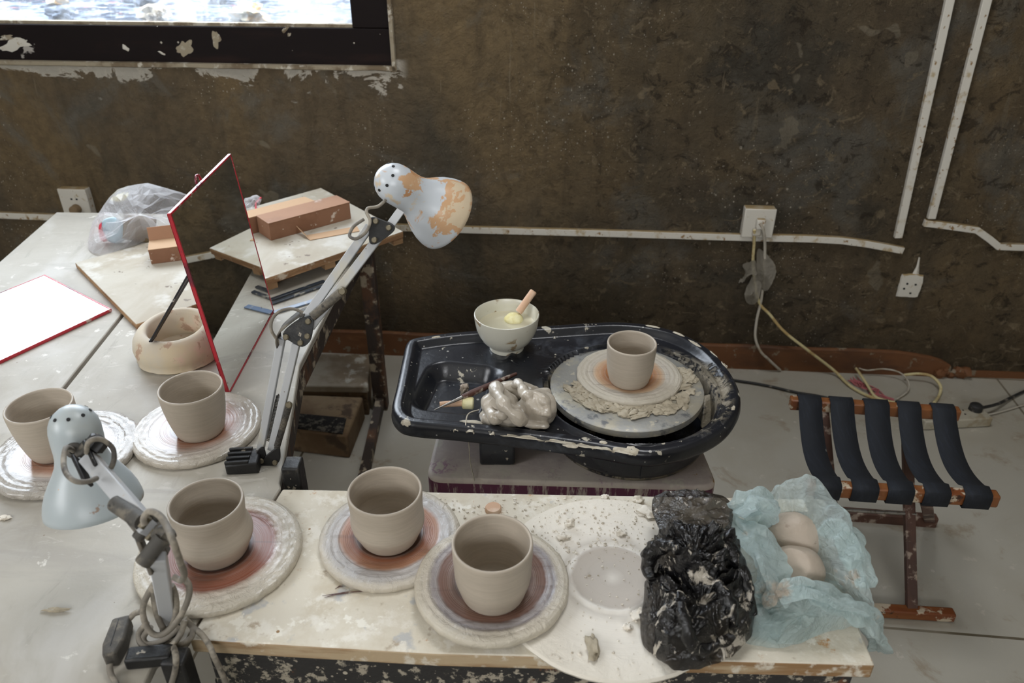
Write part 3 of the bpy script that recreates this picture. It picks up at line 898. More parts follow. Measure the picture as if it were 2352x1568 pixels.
# old paint smears on the bottom rail
for k, (px, py, a, b, an) in enumerate(((38, 101, .050, .012, .25), (424, 108, .022, .014, .5), (497, 90, .013, .020, -.1), (288, 110, .012, .005, -.6), (655, 68, .012, .005, .5), (14, 86, .02, .006, .1), (372, 122, .010, .003, -.4), (664, 80, .006, .003, .9))):
    c_ = onw(px, py, -.0032)
    ring = []
    for i in range(26):
        q_ = 2 * math.pi * i / 26
        kk = 1 + .75 * noise.noise(V((math.cos(q_) * 1.7, math.sin(q_) * 1.7, k * 2.7)))
        u_, v_ = a * kk * math.cos(q_), b * kk * math.sin(q_)
        ring.append(c_ + WD * (u_ * math.cos(an) - v_ * math.sin(an)) + V((0, 0, u_ * math.sin(an) + v_ * math.cos(an))))
    mb = MB().grid([[p + WN * .002 for p in ring], ring, [c_.lerp(p, .5) - WN * .0008 for p in ring]], True, False, True)
    obj('paint_smear', mb, m_sill if k % 3 else m_plate, win)

# ragged plaster edge round the frame
mb = MB()
pts = []
for i in range(60):
    s = HS0 + (HS1 + 0.012 - HS0) * i / 59
    lo = HZ0 - 0.012 - 0.004 * noise.noise(V((s * 14, 0, 1)))
    pts.append((s, lo))
rows = []
for s, lo in pts:
    rows.append([wpt(s, lo, 0.0005), wpt(s, lo + .003, 0.007), wpt(s, HZ0 + .001, 0.007), wpt(s, HZ0 + .002, -0.004)])
mb.grid(rows)
rows = []
for i in range(40):
    z = HZ0 - .012 + (HZ1 - HZ0) * i / 39
    ou = HS1 + 0.011 + 0.003 * noise.noise(V((0, z * 16, 1)))
    rows.append([wpt(HS1 - .001, z, -0.004), wpt(HS1 - .001, z, 0.007), wpt(ou - .002, z, 0.007), wpt(ou, z, 0.0005)])
mb.grid(rows)
struct('trim_1', mb, m_sill, smooth=True)

# skirting painted brown, thicker up to its broken right end
mb = MB()
rows = []
for i in range(120):
    s = WS0 + (1.19 - WS0) * i / 119
    h = 0.083 - 0.02 * smst(1.0, 1.19, s) - 0.025 * smst(1.14, 1.19, s) + 0.004 * noise.noise(V((s * 6, 0, 0)))
    th = 0.012
    rows.append([wpt(s, 0, th), wpt(s, h - .004, th), wpt(s, h, th - .005), wpt(s, h, 0)])
mb.grid(rows)
mb.add(rows[-1] + [wpt(1.19, 0, 0)], [(0, 1, 2, 3, 4)])
for s0, s1, h in ((1.19, WS1, 0.022),):
    wbox(s0, s1, 0, h, 0, 0.006, mb)
struct('baseboard_back', mb, m_skirt, smooth=True)
mb = MB()
for k in range(7):
    mb.blob(wpt(1.155 + .012 * k + .01 * random.random(), .012 + .012 * random.random(), .012), .012 + .006 * random.random(), 2, .6, 8, seed=k)
struct('trim_2', mb, m_skirt, smooth=True)

# the yard outside the window
struct('yard_ground', MB().box((-1.2, 5.2, 0.79), (9, 5.6, 0.1)), m_yard)
struct('yard_wall', MB().box((-1.2, 7.6, 1.2), (9, 0.1, 0.9)), m_yard_wall)
random.seed(3)
for i in range(14):
    a = -2.15 + i * 0.125 + random.uniform(-.03, .03)
    yy = (3.25, 3.75, 4.2)[i % 3] + random.uniform(-.08, .08)
    rr_ = random.uniform(.028, .05)
    o = obj('plaster_lump', MB().blob((a, yy, 0.84 + rr_ * .6), rr_, 3, 0.9, 9, (1.3, 1, .7), seed=i), (m_yard_wall, m_petal, m_sill, m_yard_wall)[i % 4], origin=(a, yy, 0.84))
    tag(o, 'pale lump of rubble outside behind the dirty window pane', 'rubble', 'rubble outside the window')

# ================================================================= things on the back wall


def trunk(name, px, wid, label, dep=0.014, group=None):
    P = [onw(*p) for p in px]
    mb = MB()
    rows = []
    for i, p in enumerate(P):
        d0 = (P[i] - P[i - 1]).normalized() if i else (P[1] - P[0]).normalized()
        d1 = (P[i + 1] - P[i]).normalized() if i < len(P) - 1 else d0
        d = (d0 + d1).normalized()
        n = WN.cross(d).normalized()
        k = 1 / max(.4, d.dot(d0))
        a = p + n * (wid / 2 * k)
        b = p - n * (wid / 2 * k)
        rows.append([a - WN * .0, a - WN * dep, b - WN * dep, b - WN * .0])
    mb.grid(rows, True, True, True)
    o = obj(name, mb, m_pvc, origin=P[0], bevel=0.0015)
    tag(o, label, 'cable trunking', group)
    return o


trunk('cable_trunking', [(-260, 484), (0, 491), (120, 496), (500, 503), (930, 520), (1090, 525), (1400, 533), (1700, 542), (1850, 545), (1930, 549), (1990, 557), (2072, 572)], 0.020,
      'long horizontal white cable trunking whose right end droops')
trunk('cable_trunking', [(2182, -40), (2178, 0), (2060, 543)], 0.021, 'left one of the two upright white trunkings on the wall')
trunk('cable_trunking', [(2268, -40), (2263, 0), (2136, 499)], 0.021, 'right one of the two upright white trunkings on the wall')
trunk('cable_trunking', [(2120, 509), (2160, 514), (2240, 525), (2268, 545), (2290, 563), (2352, 565), (2500, 568)], 0.019, 'short chipped white trunking stepping down at the far right of the wall')


def outlet(px, py, size, dep, label, plug=None, holes=(), mat=None):
    c = onw(px, py)
    t = thing('wall_outlet', c, label, 'outlet')
    s0 = (c - WN * WOFF).dot(WD)
    obj('back_box', wbox(s0 - size / 2, s0 + size / 2, c.z - size / 2, c.z + size / 2, 0, dep * .72, MB()), m_pvc, t, bevel=0.003)
    obj('face_plate', wbox(s0 - size / 2 - .001, s0 + size / 2 + .001, c.z - size / 2 - .001, c.z + size / 2 + .001, dep * .72, dep, MB()), mat or m_plate, t, bevel=0.003)
    for hx, hz in holes:
        obj('socket_hole', wbox(s0 + hx - .003, s0 + hx + .003, c.z + hz - .0025, c.z + hz + .0025, dep, dep + .0006, MB()), m_black_hole, t)
    if plug:
        plug(t, s0, c, dep)
    return t, s0, c


def plugA(t, s0, c, dep):
    mb = MB().box((0, 0, 0), (.001,) * 3)
    q = wpt(s0 + .002, c.z - .018, dep)
    obj('round_plug', MB().lathe([(0, .022), (.010, .022), (.014, .018), (.015, 0)], 20, q, -WN), m_stepbrown, t, label='dusty brown round plug in the left outlet')


outlet(184, 458, 0.084, 0.03, 'white wall outlet with a round brown plug behind the back edge of the table', plugA, [(-.006, .012), (.010, .012)])


def plugB(t, s0, c, dep):
    obj('plug', wbox(s0 - .010, s0 + .014, c.z - .012, c.z + .018, dep, dep + .018, MB()), m_pvc, t, bevel=.004, label='white plug with a cable')
    obj('second_plug', wbox(s0 - .016, s0 + .008, c.z - .034, c.z - .012, dep, dep + .012, MB()), m_wcable, t, bevel=.004, label='yellowed plug below')


outlet(1738, 503, 0.084, 0.034, 'white square wall outlet with plugged in cables above the trunking', plugB)
c = onw(2090, 655)
s0 = (c - WN * WOFF).dot(WD)
t = thing('wall_outlet', c, 'clay-smeared old outlet sunk flush in the wall below the short trunking', 'outlet')
mb = MB()
ring = []
for k in range(32):
    a = 2 * math.pi * k / 32
    r = 0.036 * (1 / max(abs(math.cos(a)), abs(math.sin(a)))) ** .8 * (1 + .12 * noise.noise(V((math.cos(a) * 2, math.sin(a) * 2, 3))))
    ring.append((s0 + r * math.cos(a) * .9, c.z + r * math.sin(a) * 1.05))
mb.grid([[wpt(s, z, 0) for s, z in ring], [wpt(s0 + (s - s0) * .93, c.z + (z - c.z) * .93, .006) for s, z in ring], [wpt(s0 + (s - s0) * .5, c.z + (z - c.z) * .5, .007) for s, z in ring]], True, False, True)
obj('face_plate', mb, m_plate, t)
for hx, hz in ((-.012, .008), (.012, .006), (-.017, -.008), (.004, -.022)):
    obj('socket_hole', MB().lathe([(0, .0008), (.0032, .0008), (.0032, 0)], 12, wpt(s0 + hx, c.z + hz, .0072), -WN), m_black_hole, t)
# plaster smear rising from it
mb = MB()
rows = []
for px, py, wd in ((2112, 590, .002), (2108, 612, .004), (2102, 632, .010), (2096, 642, .02)):
    q = onw(px, py)
    sq = (q - WN * WOFF).dot(WD)
    rows.append([wpt(sq - wd, q.z, 0), wpt(sq, q.z, .004), wpt(sq + wd, q.z, 0)])
obj('plaster_smear', mb.grid(rows), m_pvc, t)


def wire(name, pts, r, m, label, cat='cable', n=8, seg=8, group=None):
    P = crom(pts, n)
    o = obj(name, MB().tube(P, r, seg), m, origin=P[0], angle=80)
    return tag(o, label, cat, group)


W_ = lambda px, py, o=.02: onw(px, py, o)
F_ = lambda px, py, z=.006: onz(px, py, z)
wire('electric_cable', [W_(1745, 512, .052), W_(1754, 530, .050), W_(1757, 570, .03), W_(1754, 640), W_(1748, 690), W_(1738, 735), W_(1735, 775, .022), W_(1746, 805, .026), W_(1765, 825, .03), F_(1792, 850)],
     .0042, m_wcable, 'white cord hanging from the upper plug down to the skirting', 'cable')
wire('electric_cable', [W_(1733, 528, .046), W_(1732, 560, .03), W_(1730, 610), W_(1742, 690), W_(1768, 722), W_(1800, 760, .024), W_(1850, 800, .03), F_(1915, 850, .02), F_(1950, 884, .008), F_(1985, 905), F_(2020, 918)],
     .0045, m_ycable, 'yellow cord slanting from the outlet across the skirting to the floor', 'cable')
wire('electric_cable', [F_(1966, 846, .03), F_(1975, 858, .03), F_(1992, 884, .02), F_(2010, 910, .012), F_(2040, 921), F_(2072, 926)], .0042, m_ycable, 'cream cord bent in a sharp hook on the floor behind the stool', 'cable')
wire('electric_cable', [F_(1966, 842, .02), F_(1990, 850, .02), F_(2030, 847, .03), F_(2066, 855, .03), F_(2086, 876, .02), F_(2084, 898, .01), F_(2058, 917)], .0026, m_wcable, 'thin brownish looped cord lying on the floor by the skirting', 'cable')
wire('electric_cable', [F_(2076, 861, .02), F_(2110, 858, .03), F_(2140, 864, .03), F_(2160, 886, .02), F_(2157, 908), F_(2146, 924, .012)], .0045, m_ycable, 'cream cord arching into the power strip', 'cable')
wire('electric_cable', [F_(1480, 890), F_(1560, 872), F_(1640, 868), F_(1706, 876), F_(1760, 885), F_(1830, 901), F_(1880, 909), F_(1950, 925)], .004, m_bcable, 'black cord lying on the floor between the wheel and the stool', 'cable')
wire('electric_cable', [F_(2256, 936, .036), F_(2290, 928, .02), F_(2320, 914, .008), F_(2360, 896), F_(2420, 880)], .0045, m_bcable, 'black cord running right from the round plug on the power strip', 'cable')
wire('electric_cable', [F_(2262, 953, .008), F_(2300, 945), F_(2352, 930), F_(2420, 915)], .0022, m_wcable, 'thin grey cord at the end of the power strip', 'cable')
random.seed(5)
mb = MB()
for k in range(9):
    P = []
    for i in range(6):
        f_ = i / 5
        P.append(F_(1958 + 85 * f_ + random.uniform(-12, 12), 868 + 52 * f_ + random.uniform(-6, 6), .004 + random.uniform(0, .008)))
    mb.tube(crom(P, 5), .0016, 5)
o = obj('string_bundle', mb, m_string, origin=F_(2000, 895, 0), angle=80)
tag(o, 'tangle of pink string on the floor behind the stool', 'string')
# tuft of torn plastic tied round the cords


def sheet(center, outer, N=140, M=34, prof=1.0, bulge=0.0, folds=0.01, ff=3.0, crump=0.006, cf=40, seed=0, inner=0.04, zmin=None, closed=True, ridge=True, smooth_ctrl=True):
    O = resample(crom(outer, 10, closed) if smooth_ctrl else outer, N, closed)
    rows = []
    c = V(center)
    for j in range(M + 1):
        t = j / M
        row = []
        for i in range(N):
            a = 2 * math.pi * i / N
            k = inner + (1 - inner) * t
            p = c.lerp(O[i], k)
            p.z = c.z + (O[i].z - c.z) * (t ** prof) + bulge * math.sin(math.pi * t) ** .8
            q = V((math.cos(a) * ff, math.sin(a) * ff, t * 1.6 + seed))
            f = noise.noise(q + V((0, 0, noise.noise(p * 11)))) + .5 * noise.noise(q * 2.3)
            f = .55 - 1.5 * abs(f) if ridge else f
            wv = V((noise.noise(p * 13 + V((seed, 0, 0))), noise.noise(p * 13 + V((0, seed, 5))), 0)) * .03
            pw = (p + wv) * cf
            g = .9 - 3.0 * abs(noise.noise(pw + V((seed, 0, 0))))
            g += .5 * (.9 - 3.0 * abs(noise.noise(pw * 2.1 + V((0, seed, 0)))))
            g += .22 * (.9 - 3.0 * abs(noise.noise(pw * 4.6 + V((0, 0, seed)))))
            amp = min(1, t * 3.0)
            dirr = (O[i] - c)
            dirr.z = 0
            dirr = dirr.normalized() if dirr.length > 1e-6 else V((0, 0, 0))
            e = 1 if t < .9 else (1 - t) / .1 * .6 + .4
            p = p + V((0, 0, 1)) * (f * folds * amp * e + g * crump * e) + dirr * (g * crump * .5 * (1 if t < 1 else .35))
            if zmin is not None:
                p.z = max(p.z, zmin + .0006 * (1 + math.sin(37 * i + 11 * j)))
            row.append(p)
        rows.append(row)
    return MB().grid(rows, closed, True, False)


c = onw(1738, 640, .03)
t = thing('plastic_tuft', c, 'torn greyish plastic tuft knotted round the hanging cords', 'plastic scrap')
for nm, pl in (('upper_flap', [(1745, 572), (1782, 615), (1768, 660), (1752, 668), (1742, 640), (1738, 600)]), ('lower_loop', [(1735, 628), (1748, 655), (1742, 688), (1730, 700), (1716, 696), (1710, 676), (1718, 655)]), ('torn_end', [(1735, 600), (1740, 630), (1722, 632), (1696, 652), (1712, 628), (1706, 608)])):
    cc = sum((onw(x, y, .03) for x, y in pl), V()) / len(pl)
    out = [onw(x, y, .024 + .012 * ((i * 7) % 3)) for i, (x, y) in enumerate(pl)]
    obj(nm, sheet(cc - WN * .012, out, 60, 12, 1, 0, .002, 3, .004, 60, 2), m_tuft, t, angle=70)

# ================================================================= the worktops
t = thing('work_table', (-0.75, 1.2, 0), 'large dusty work table on the left made of two pale boards with a seam', 'table')
TB = 0.014
z0 = TZ - TB
pl = [(-1.193, 1.941), (-1.168, 1.633), (-1.10, 0.2), (-0.745, 0.2), (-0.7715, 1.117), (-0.783, 1.374), (-0.800, 1.926)]
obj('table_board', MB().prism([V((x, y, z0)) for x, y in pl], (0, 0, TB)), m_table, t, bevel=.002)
pr = [(-0.792, 1.926), (-0.352, 1.901), (-0.373, 1.40), (-0.381, 1.19), (-0.335, 0.871), (-0.331, 0.860), (-0.373, 0.602), (-0.398, 0.572), (-0.408, 0.2), (-0.737, 0.2), (-0.7635, 1.117), (-0.775, 1.374)]
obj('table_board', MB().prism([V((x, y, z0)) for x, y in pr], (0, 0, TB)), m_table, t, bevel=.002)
obj('seam_batten', MB().bar((-0.742, .22, z0 - .006), (-0.794, 1.92, z0 - .006), .05, .012), m_seam, t)
zr = z0 - .022
for a, b in (((-0.366, 1.89), (-0.388, 1.40)), ((-0.388, 1.40), (-0.396, 1.19)), ((-0.396, 1.19), (-0.352, .875))):
    obj('side_rail', MB().bar((*a, zr), (*b, zr), .028, .042), m_rust, t)
for a, b in (((-1.17, 1.92), (-0.37, 1.88)), ((-1.175, 1.9), (-1.08, .25))):
    obj('side_rail', MB().bar((*a, zr), (*b, zr), .028, .042), m_rust, t)
lt = z0 - .044
for x, y, s in ((-0.378, 1.865, .038), (-0.362, 0.965, .03), (-1.15, 1.9, .038), (-1.06, .3, .038)):
    obj('leg', MB().box((x, y, lt / 2), (s, s, lt)), m_rust, t, bevel=.003)
obj('bottom_rail', MB().bar((-0.378, 1.845, .03), (-0.362, .985, .03), .022, .03), m_rust, t)

t = thing('work_bench', (0.02, 0.71, 0), 'stained pale plank bench in front holding three bats, with a spattered black frame', 'bench')
bz = 0.022
pb = [(-0.328, 0.8585), (0.10, .846), (0.411, 0.838), (0.4025, 0.566), (0.20, .572), (-0.086, 0.581), (-0.370, 0.6005)]
sidemat(obj('bench_top', MB().prism([V((x, y, TZ - bz)) for x, y in pb], (0, 0, bz)), m_bench, t, bevel=.0025), m_edge)
zr = TZ - bz
def railf(y): return zr
obj('front_rail', MB().bar((-0.352, .6105, zr - .032), (0.385, .5805, zr - .032), .022, .064), m_iron, t, bevel=.002)
obj('back_rail', MB().bar((-0.30, .842, zr - .03), (0.395, .823, zr - .03), .022, .06), m_iron, t)
obj('end_rail', MB().bar((0.385, .815, zr - .032), (0.382, .594, zr - .032), .022, .06), m_iron, t)
for x, y in ((0.378, .600), (0.386, .808), (-0.345, .626), (-0.29, .822)):
    obj('leg', MB().box((x, y, (zr - .064) / 2), (.032, .032, zr - .064)), m_iron, t, bevel=.002)
# lower wooden things under the big table
B = lambda px, py, z: onz(px, py, z)
t = thing('wooden_step', (-0.45, 1.75, 0), 'low dusty wooden step on the floor beneath the table, grey on top', 'step')
q = [B(640, 885, .10), B(845, 888, .10), B(853, 812, .10), B(660, 812, .10)]
obj('tread', MB().prism([p - V((0, 0, .022)) for p in q], (0, 0, .022)), m_step, t, bevel=.004)
ce = sum(q, V()) / 4
q2 = [ce + (p - ce) * .96 for p in q]
obj('riser', MB().prism([V((p.x, p.y, 0)) for p in q2], (0, 0, .078)), m_stepbrown, t, bevel=.003)
t = thing('brown_block', (-0.45, 1.55, 0), 'brown stained block with a black gritty front strip, in front of the low step', 'block')
q = [B(610, 962, .075), B(806, 985, .075), B(842, 897, .075), B(640, 889, .075)]
q = [p + (V((-.005, -.030, 0))) for p in q]
obj('block_body', MB().prism([V((p.x, p.y, 0)) for p in q], (0, 0, .075)), m_stepbrown, t, bevel=.006)
a0, a1 = q[0], q[1]
f2 = (q[3] - q[0]) * .42
f3 = (q[2] - q[1]) * .42
obj('grit_strip', MB().prism([a0 + V((.004, .004, .0001)), a1 + V((-.012, .006, .0001)), a1 + f3 + V((-.02, 0, .0001)), a0 + f2], (0, 0, .004)), m_bristle, t, bevel=.001)

# ================================================================= bats and thrown cups


def mk_bat(px, py, r, z, th, mat, label, seed, rough=1.0, group=None, prof=None):
    c = onz(px, py, z)
    mb = MB()

    def wob(a, rr, zz):
        if rr < r * .88:
            return 0
        return rough * (.012 * noise.noise(V((math.cos(a) * 5, math.sin(a) * 5, seed))) + .009 * noise.noise(V((math.cos(a) * 17, math.sin(a) * 17, seed + zz * 40))))
    P = prof or [(r * .10, th), (r * .3, th), (r * .5, th), (r * .6, th)] + [(r * (.64 + .014 * i), th) for i in range(20)] + [(r * .93, th - .0002), (r * .975, th - .0008), (r * .995, th * .80), (r, th * .5), (r * .993, th * .2), (r * .97, 0)]
    mb.lathe([(0, th)] + P + [(0, 0)], 160, c, None, wob)
    # wet slip ridges near the rim
    if prof is None and rough >= 1:
        for i, p in enumerate(mb.v):
            d = p - c
            rr = math.hypot(d.x, d.y) / r
            if rr > .62 and d.z > th * .6:
                a = math.atan2(d.y, d.x)
                q = V((math.cos(a) * 7, math.sin(a) * 7, rr * 16 + seed))
                g = noise.noise(q) + .6 * noise.noise(q * 2.3)
                g2 = math.sin(rr * 62 + 2.0 * noise.noise(V((math.cos(a) * 2, math.sin(a) * 2, seed))))
                p.z += smst(.62, .78, rr) * (.0009 * abs(g) + .00035 * g2 + .0004)
    o = obj('throwing_bat', mb, mat, origin=c, angle=50)
    tag(o, label, 'bat', group)
    return o


BT = .012
mk_bat(153, 1045, .1041, TZ, BT, m_batA, 'shiny slip-covered bat at the left, partly behind the grey front lamp', 1.0)
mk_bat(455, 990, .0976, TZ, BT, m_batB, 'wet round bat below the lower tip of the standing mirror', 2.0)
mk_bat(508, 1275, .1032, TZ, BT, m_batC, 'round bat with a wide red-brown ring, beside the base of the front lamp', 3.0)
mk_bat(897, 1240, .0919, TZ, BT, m_batD, 'round bat with patchy orange wood showing, middle of the bench', 4.0)
mk_bat(1130, 1345, .0935, TZ + BT, BT, m_batE, 'round bat with a dark brown ring overlapping the bat beside it, nearest the bench front', 5.0)
rg = .1454
mk_bat(1405, 1340, rg, TZ, .010, m_batG, 'largest bat, white and empty, strewn with dry clay crumbs', 6.0, .5,
       prof=[(.020, .0102), (.0475, .0100), (.049, .0108), (.052, .0108), (.0545, .0092), (.0575, .0092), (.060, .0104), (.066, .0098), (.070, .0100), (.10, .0102), (.13, .0098), (rg * .985, .0092), (rg, .006), (rg * .985, .001), (rg * .97, 0)])


def mk_cup(px, py, z, h, rb, rr, label, i, belly=0.0, waist=0.0, lean=(0, 0)):
    c = onz(px, py, z)
    t = .0036
    out = []
    inn = []
    n = 26
    for k in range(n + 1):
        u = k / n
        r = rb + (rr - rb) * (1 - (1 - u) ** 1.9) + belly * math.exp(-((u - .36) / .2) ** 2) - waist * math.exp(-((u - .68) / .16) ** 2)
        r *= 1 - .05 * math.exp(-(u / .035) ** 2)
        out.append((r, h * u))
    for k in range(n + 1):
        u = k / n
        if h * u < .007:
            continue
        inn.append((out[k][0] - t - .0015 * (1 - u), h * u))
    top = [(rr - .0004, h + .0012), (rr - .0018, h + .0019), (rr - .0032, h + .0010)]
    prof = [(0, 0)] + out[:-1] + [(rr, h - .0008)] + top + inn[::-1] + [(inn[0][0] * .8, .0062), (inn[0][0] * .5, .0055), (0, .005)]
    prof[1] = (prof[1][0], 0)
    mb = MB().lathe(prof, 96, c, (lean[0], lean[1], 1) if lean != (0, 0) else None,
                    lambda a, r, z_: .004 * math.sin(2 * a + i) + .0035 * noise.noise(V((math.cos(a), math.sin(a), z_ * 25 + i * 7))))
    o = obj('clay_cup', mb, m_cup[i], origin=c, angle=60)
    return tag(o, label, 'cup')


mk_cup(128, 1036, TZ + BT, .083, .032, .0455, 'grey thrown cup half hidden behind the grey front lamp shade', 0)
mk_cup(462, 988, TZ + BT, .080, .0345, .0468, 'grey thrown cup on the wet bat just under the standing mirror', 1)
mk_cup(501, 1262, TZ + BT, .080, .0375, .0450, 'grey thrown cup with a bulging lower wall, beside the front lamp', 2, .0062, .0016)
mk_cup(895, 1232, TZ + BT, .078, .0360, .0468, 'grey thrown cup on the orange patchy bat, middle of the bench', 3, .0045)
mk_cup(1133, 1360, TZ + 2 * BT, .080, .0365, .0463, 'grey thrown cup nearest the viewer on the dark ringed bat', 4, .002)
mk_cup(1444, 873, .55, .077, .0345, .0431, 'pale grey straight-walled cup standing on the potter wheel', 5, .0012)

# crumbs on the empty bat and along the bench behind it
random.seed(11)
mb = MB()
for k in range(620):
    if k < 300:
        a = random.uniform(.2, 2.9)
        r = random.uniform(.05, .138)
    else:
        a = random.uniform(0, 6.28)
        r = .138 * math.sqrt(random.random())
    p = onz(1405, 1340, TZ) + V((r * math.cos(a), r * math.sin(a), .0107))
    s = random.choice([.0006, .0007, .0009, .0012, .0018]) * random.uniform(.8, 1.3)
    mb.blob(p, s, 1, .8, 9, (1, random.uniform(.6, 1), .8), seed=k)
for k in range(170):
    p = onz(random.uniform(960, 1490), random.uniform(1142, 1195), TZ) + V((0, 0, .0008))
    if (p - onz(1405, 1340, TZ)).length < rg + .004 or (p - onz(897, 1240, TZ)).length < .097 or p.y > .838:
        continue
    s = random.choice([.0008, .0012, .002])
    mb.blob(p, s, 1, .8, 9, (1.2, 1, .6), seed=k)
o = obj('clay_crumbs', mb, m_crumb, origin=onz(1405, 1340, TZ + .01), smooth=False)
tag(o, 'dry clay crumbs scattered over the empty white bat', 'crumbs')
o['kind'] = 'stuff'
for px, py, s, sq, lb in ((1308, 1208, .006, (1, .6, 1.2), 'upright clay flake on the empty bat, behind the ring marks'), (1294, 1236, .006, (1.2, .8, .7), 'small clay clod left of centre on the empty bat'),
                          (1490, 1178, .011, (1.3, .9, .35), 'flat clay scrap at the bat edge below the black bag mouth'), (1466, 1154, .007, (1, .8, .8), 'clay clod at the back edge of the bench by the black bag'),
                          (1390, 1146, .005, (1, .9, .8), 'clay clod at the far rim of the empty bat'), (1428, 1228, .005, (1.2, .8, .8), 'clay clod above the ring marks on the empty bat'),
                          (1472, 1418, .009, (1.3, .8, .6), 'clay scrap against the left side of the black bag'), (1442, 1443, .005, (1.1, .8, .7), 'clay clod below the ring marks on the empty bat'),
                          (1362, 1490, .010, (.7, 1.5, .45), 'pointed clay smear at the front rim of the empty bat')):
    p = onz(px, py, TZ + .010)
    on_bat = (p - onz(1405, 1340, TZ + .01)).length < rg
    zz = TZ + (.0102 if on_bat else 0)
    p = onz(px, py, zz)
    o = obj('clay_scrap', MB().blob(p + V((0, 0, s * sq[2] * .75)), s, 3, .9, 9, sq, seed=px), m_crumb if px != 1362 else m_trim, origin=p, angle=60)
    tag(o, lb, 'clay')
p = onz(1133, 1171, TZ)
o = obj('wood_disc', MB().lathe([(0, .006), (.010, .006), (.0115, .004), (.0115, 0), (0, 0)], 24, p), m_stick, origin=p)
tag(o, 'little round wooden disc on the bench behind the nearest cup', 'disc')
random.seed(2)
for k, (a, b, lb) in enumerate((((740, 1368), (852, 1357), 'longest thin splinter on the bench left of the nearest bat'), ((745, 1372), (800, 1362), 'short splinter lying under the longer one on the bench'), ((770, 1352), (788, 1346), 'tiny bent twig above the splinters on the bench'))):
    A, Bq = onz(*a, TZ + .0015), onz(*b, TZ + .0015)
    o = obj('wood_splinter', MB().tube([A, A.lerp(Bq, .5) + V((0, .002, 0)), Bq], [.0003, .0009, .0004], 5), m_darkwood, origin=A)
    tag(o, lb, 'splinter')
p = onz(130, 1403, TZ)
o = obj('clay_scrap', MB().blob(p + V((0, 0, .002)), .004, 3, .8, 9, (3.2, .7, .6), seed=4), m_trim, origin=p)
tag(o, 'small clay roll lying alone on the table at the lower left', 'clay')
p = onz(12, 1190, TZ)
o = obj('clay_scrap', MB().blob(p + V((0, 0, .0015)), .005, 3, .8, 9, (1.3, 1, .35), seed=8), m_crumb, origin=p)
tag(o, 'pale clay flake on the table at the left edge below the shiny bat', 'clay')

# ================================================================= boards, boxes and other things on the far half of the table
def slab(name, q, th, mtop, label, cat, cleats=(), medge=None):
    c = sum(q, V()) / len(q)
    mb = MB().prism([p - V((0, 0, th)) for p in q], (0, 0, th))
    base = c - V((0, 0, th))
    t = thing(name, base, label, cat)
    o = obj('board', mb, mtop, t, bevel=.0015)
    if medge:
        o.data.materials.append(medge)
        for f in o.data.polygons:
            if abs(f.normal.z) < .5:
                f.material_index = 1
    for a, b, w_, h_ in cleats:
        obj('cleat', MB().bar(a, b, w_, h_), medge, t, bevel=.001)
    return t


z1 = TZ + .013
FR = onz(312, 745, z1)
LF = onz(172, 603, z1)
e1 = (LF - FR)
dirf = (onz(455, 697, z1) - FR).normalized()
q = [FR, FR + dirf * .345, FR + dirf * .345 + e1, LF]
slab('ware_board', q, .013, m_board, 'wide dusty ware board lying askew on the table behind the plaster ring', 'board', (), m_boardedge)
z2 = TZ + .045
R_ = onz(926, 531, z2)
F2 = onz(737, 431, z2)
FL = onz(608, 640.5, z2)
dr = (FL - R_).normalized()
ext = .36
q = [R_ + dr * ext, R_, F2, F2 + dr * ext]
ca = R_ + dr * .012 + (F2 - R_).normalized() * .006
cb = F2 + dr * .012 - (F2 - R_).normalized() * .02
cl = [(ca - V((0, 0, .024)), cb - V((0, 0, .024)), .026, .016)]
k2 = dr * (ext - .03)
cl.append((ca + k2 - V((0, 0, .0225)), cb + k2 - V((0, 0, .0225)), .026, .018))
k3 = dr * (ext * .52)
cl.append((ca + k3 - V((0, 0, .0225)), cb + k3 - V((0, 0, .0225)), .026, .018))
slab('ware_board', q, .016, m_board, 'raised ware board on cleats carrying the long brown boxes, overhanging the table edge', 'board', cl, m_boardedge)


def carton(label, bl, br, tr, tbk, z, flap=None, mt=None):
    """bl, br: front bottom corners (px); tr: front top right; tbk: back top right"""
    A, Bq = onz(*bl, z), onz(*br, z)
    # height from the upright through br
    hz = min((abs((onz(*tr, z + h * .001) - Bq).y) + abs((onz(*tr, z + h * .001) - Bq).x), h * .001) for h in range(5, 120))[1]
    d = onz(*tbk, z + hz) - onz(*tr, z + hz)
    u = (Bq - A).normalized()
    n = V((-u.y, u.x, 0))
    dep = min(.062, max(.02, d.dot(n)))
    c = (A + Bq) / 2 + n * dep / 2
    t = thing('cardboard_box', V((c.x, c.y, z)), label, 'box')
    mb = MB().prism([A, Bq, Bq + n * dep, A + n * dep], (0, 0, hz - .001))
    obj('carton', mb, m_card, t, bevel=.001)
    up = V((0, 0, hz - .001))
    e = .0006
    lid = [A + up - n * e - u * e, Bq + up - n * e + u * e, Bq + up + n * (dep + e), A + up + n * (dep + e)]
    if flap is None:
        obj('lid', MB().prism(lid, (0, 0, .0012)), mt or m_cardtop, t)
    return t, A, Bq, n, dep, hz, u


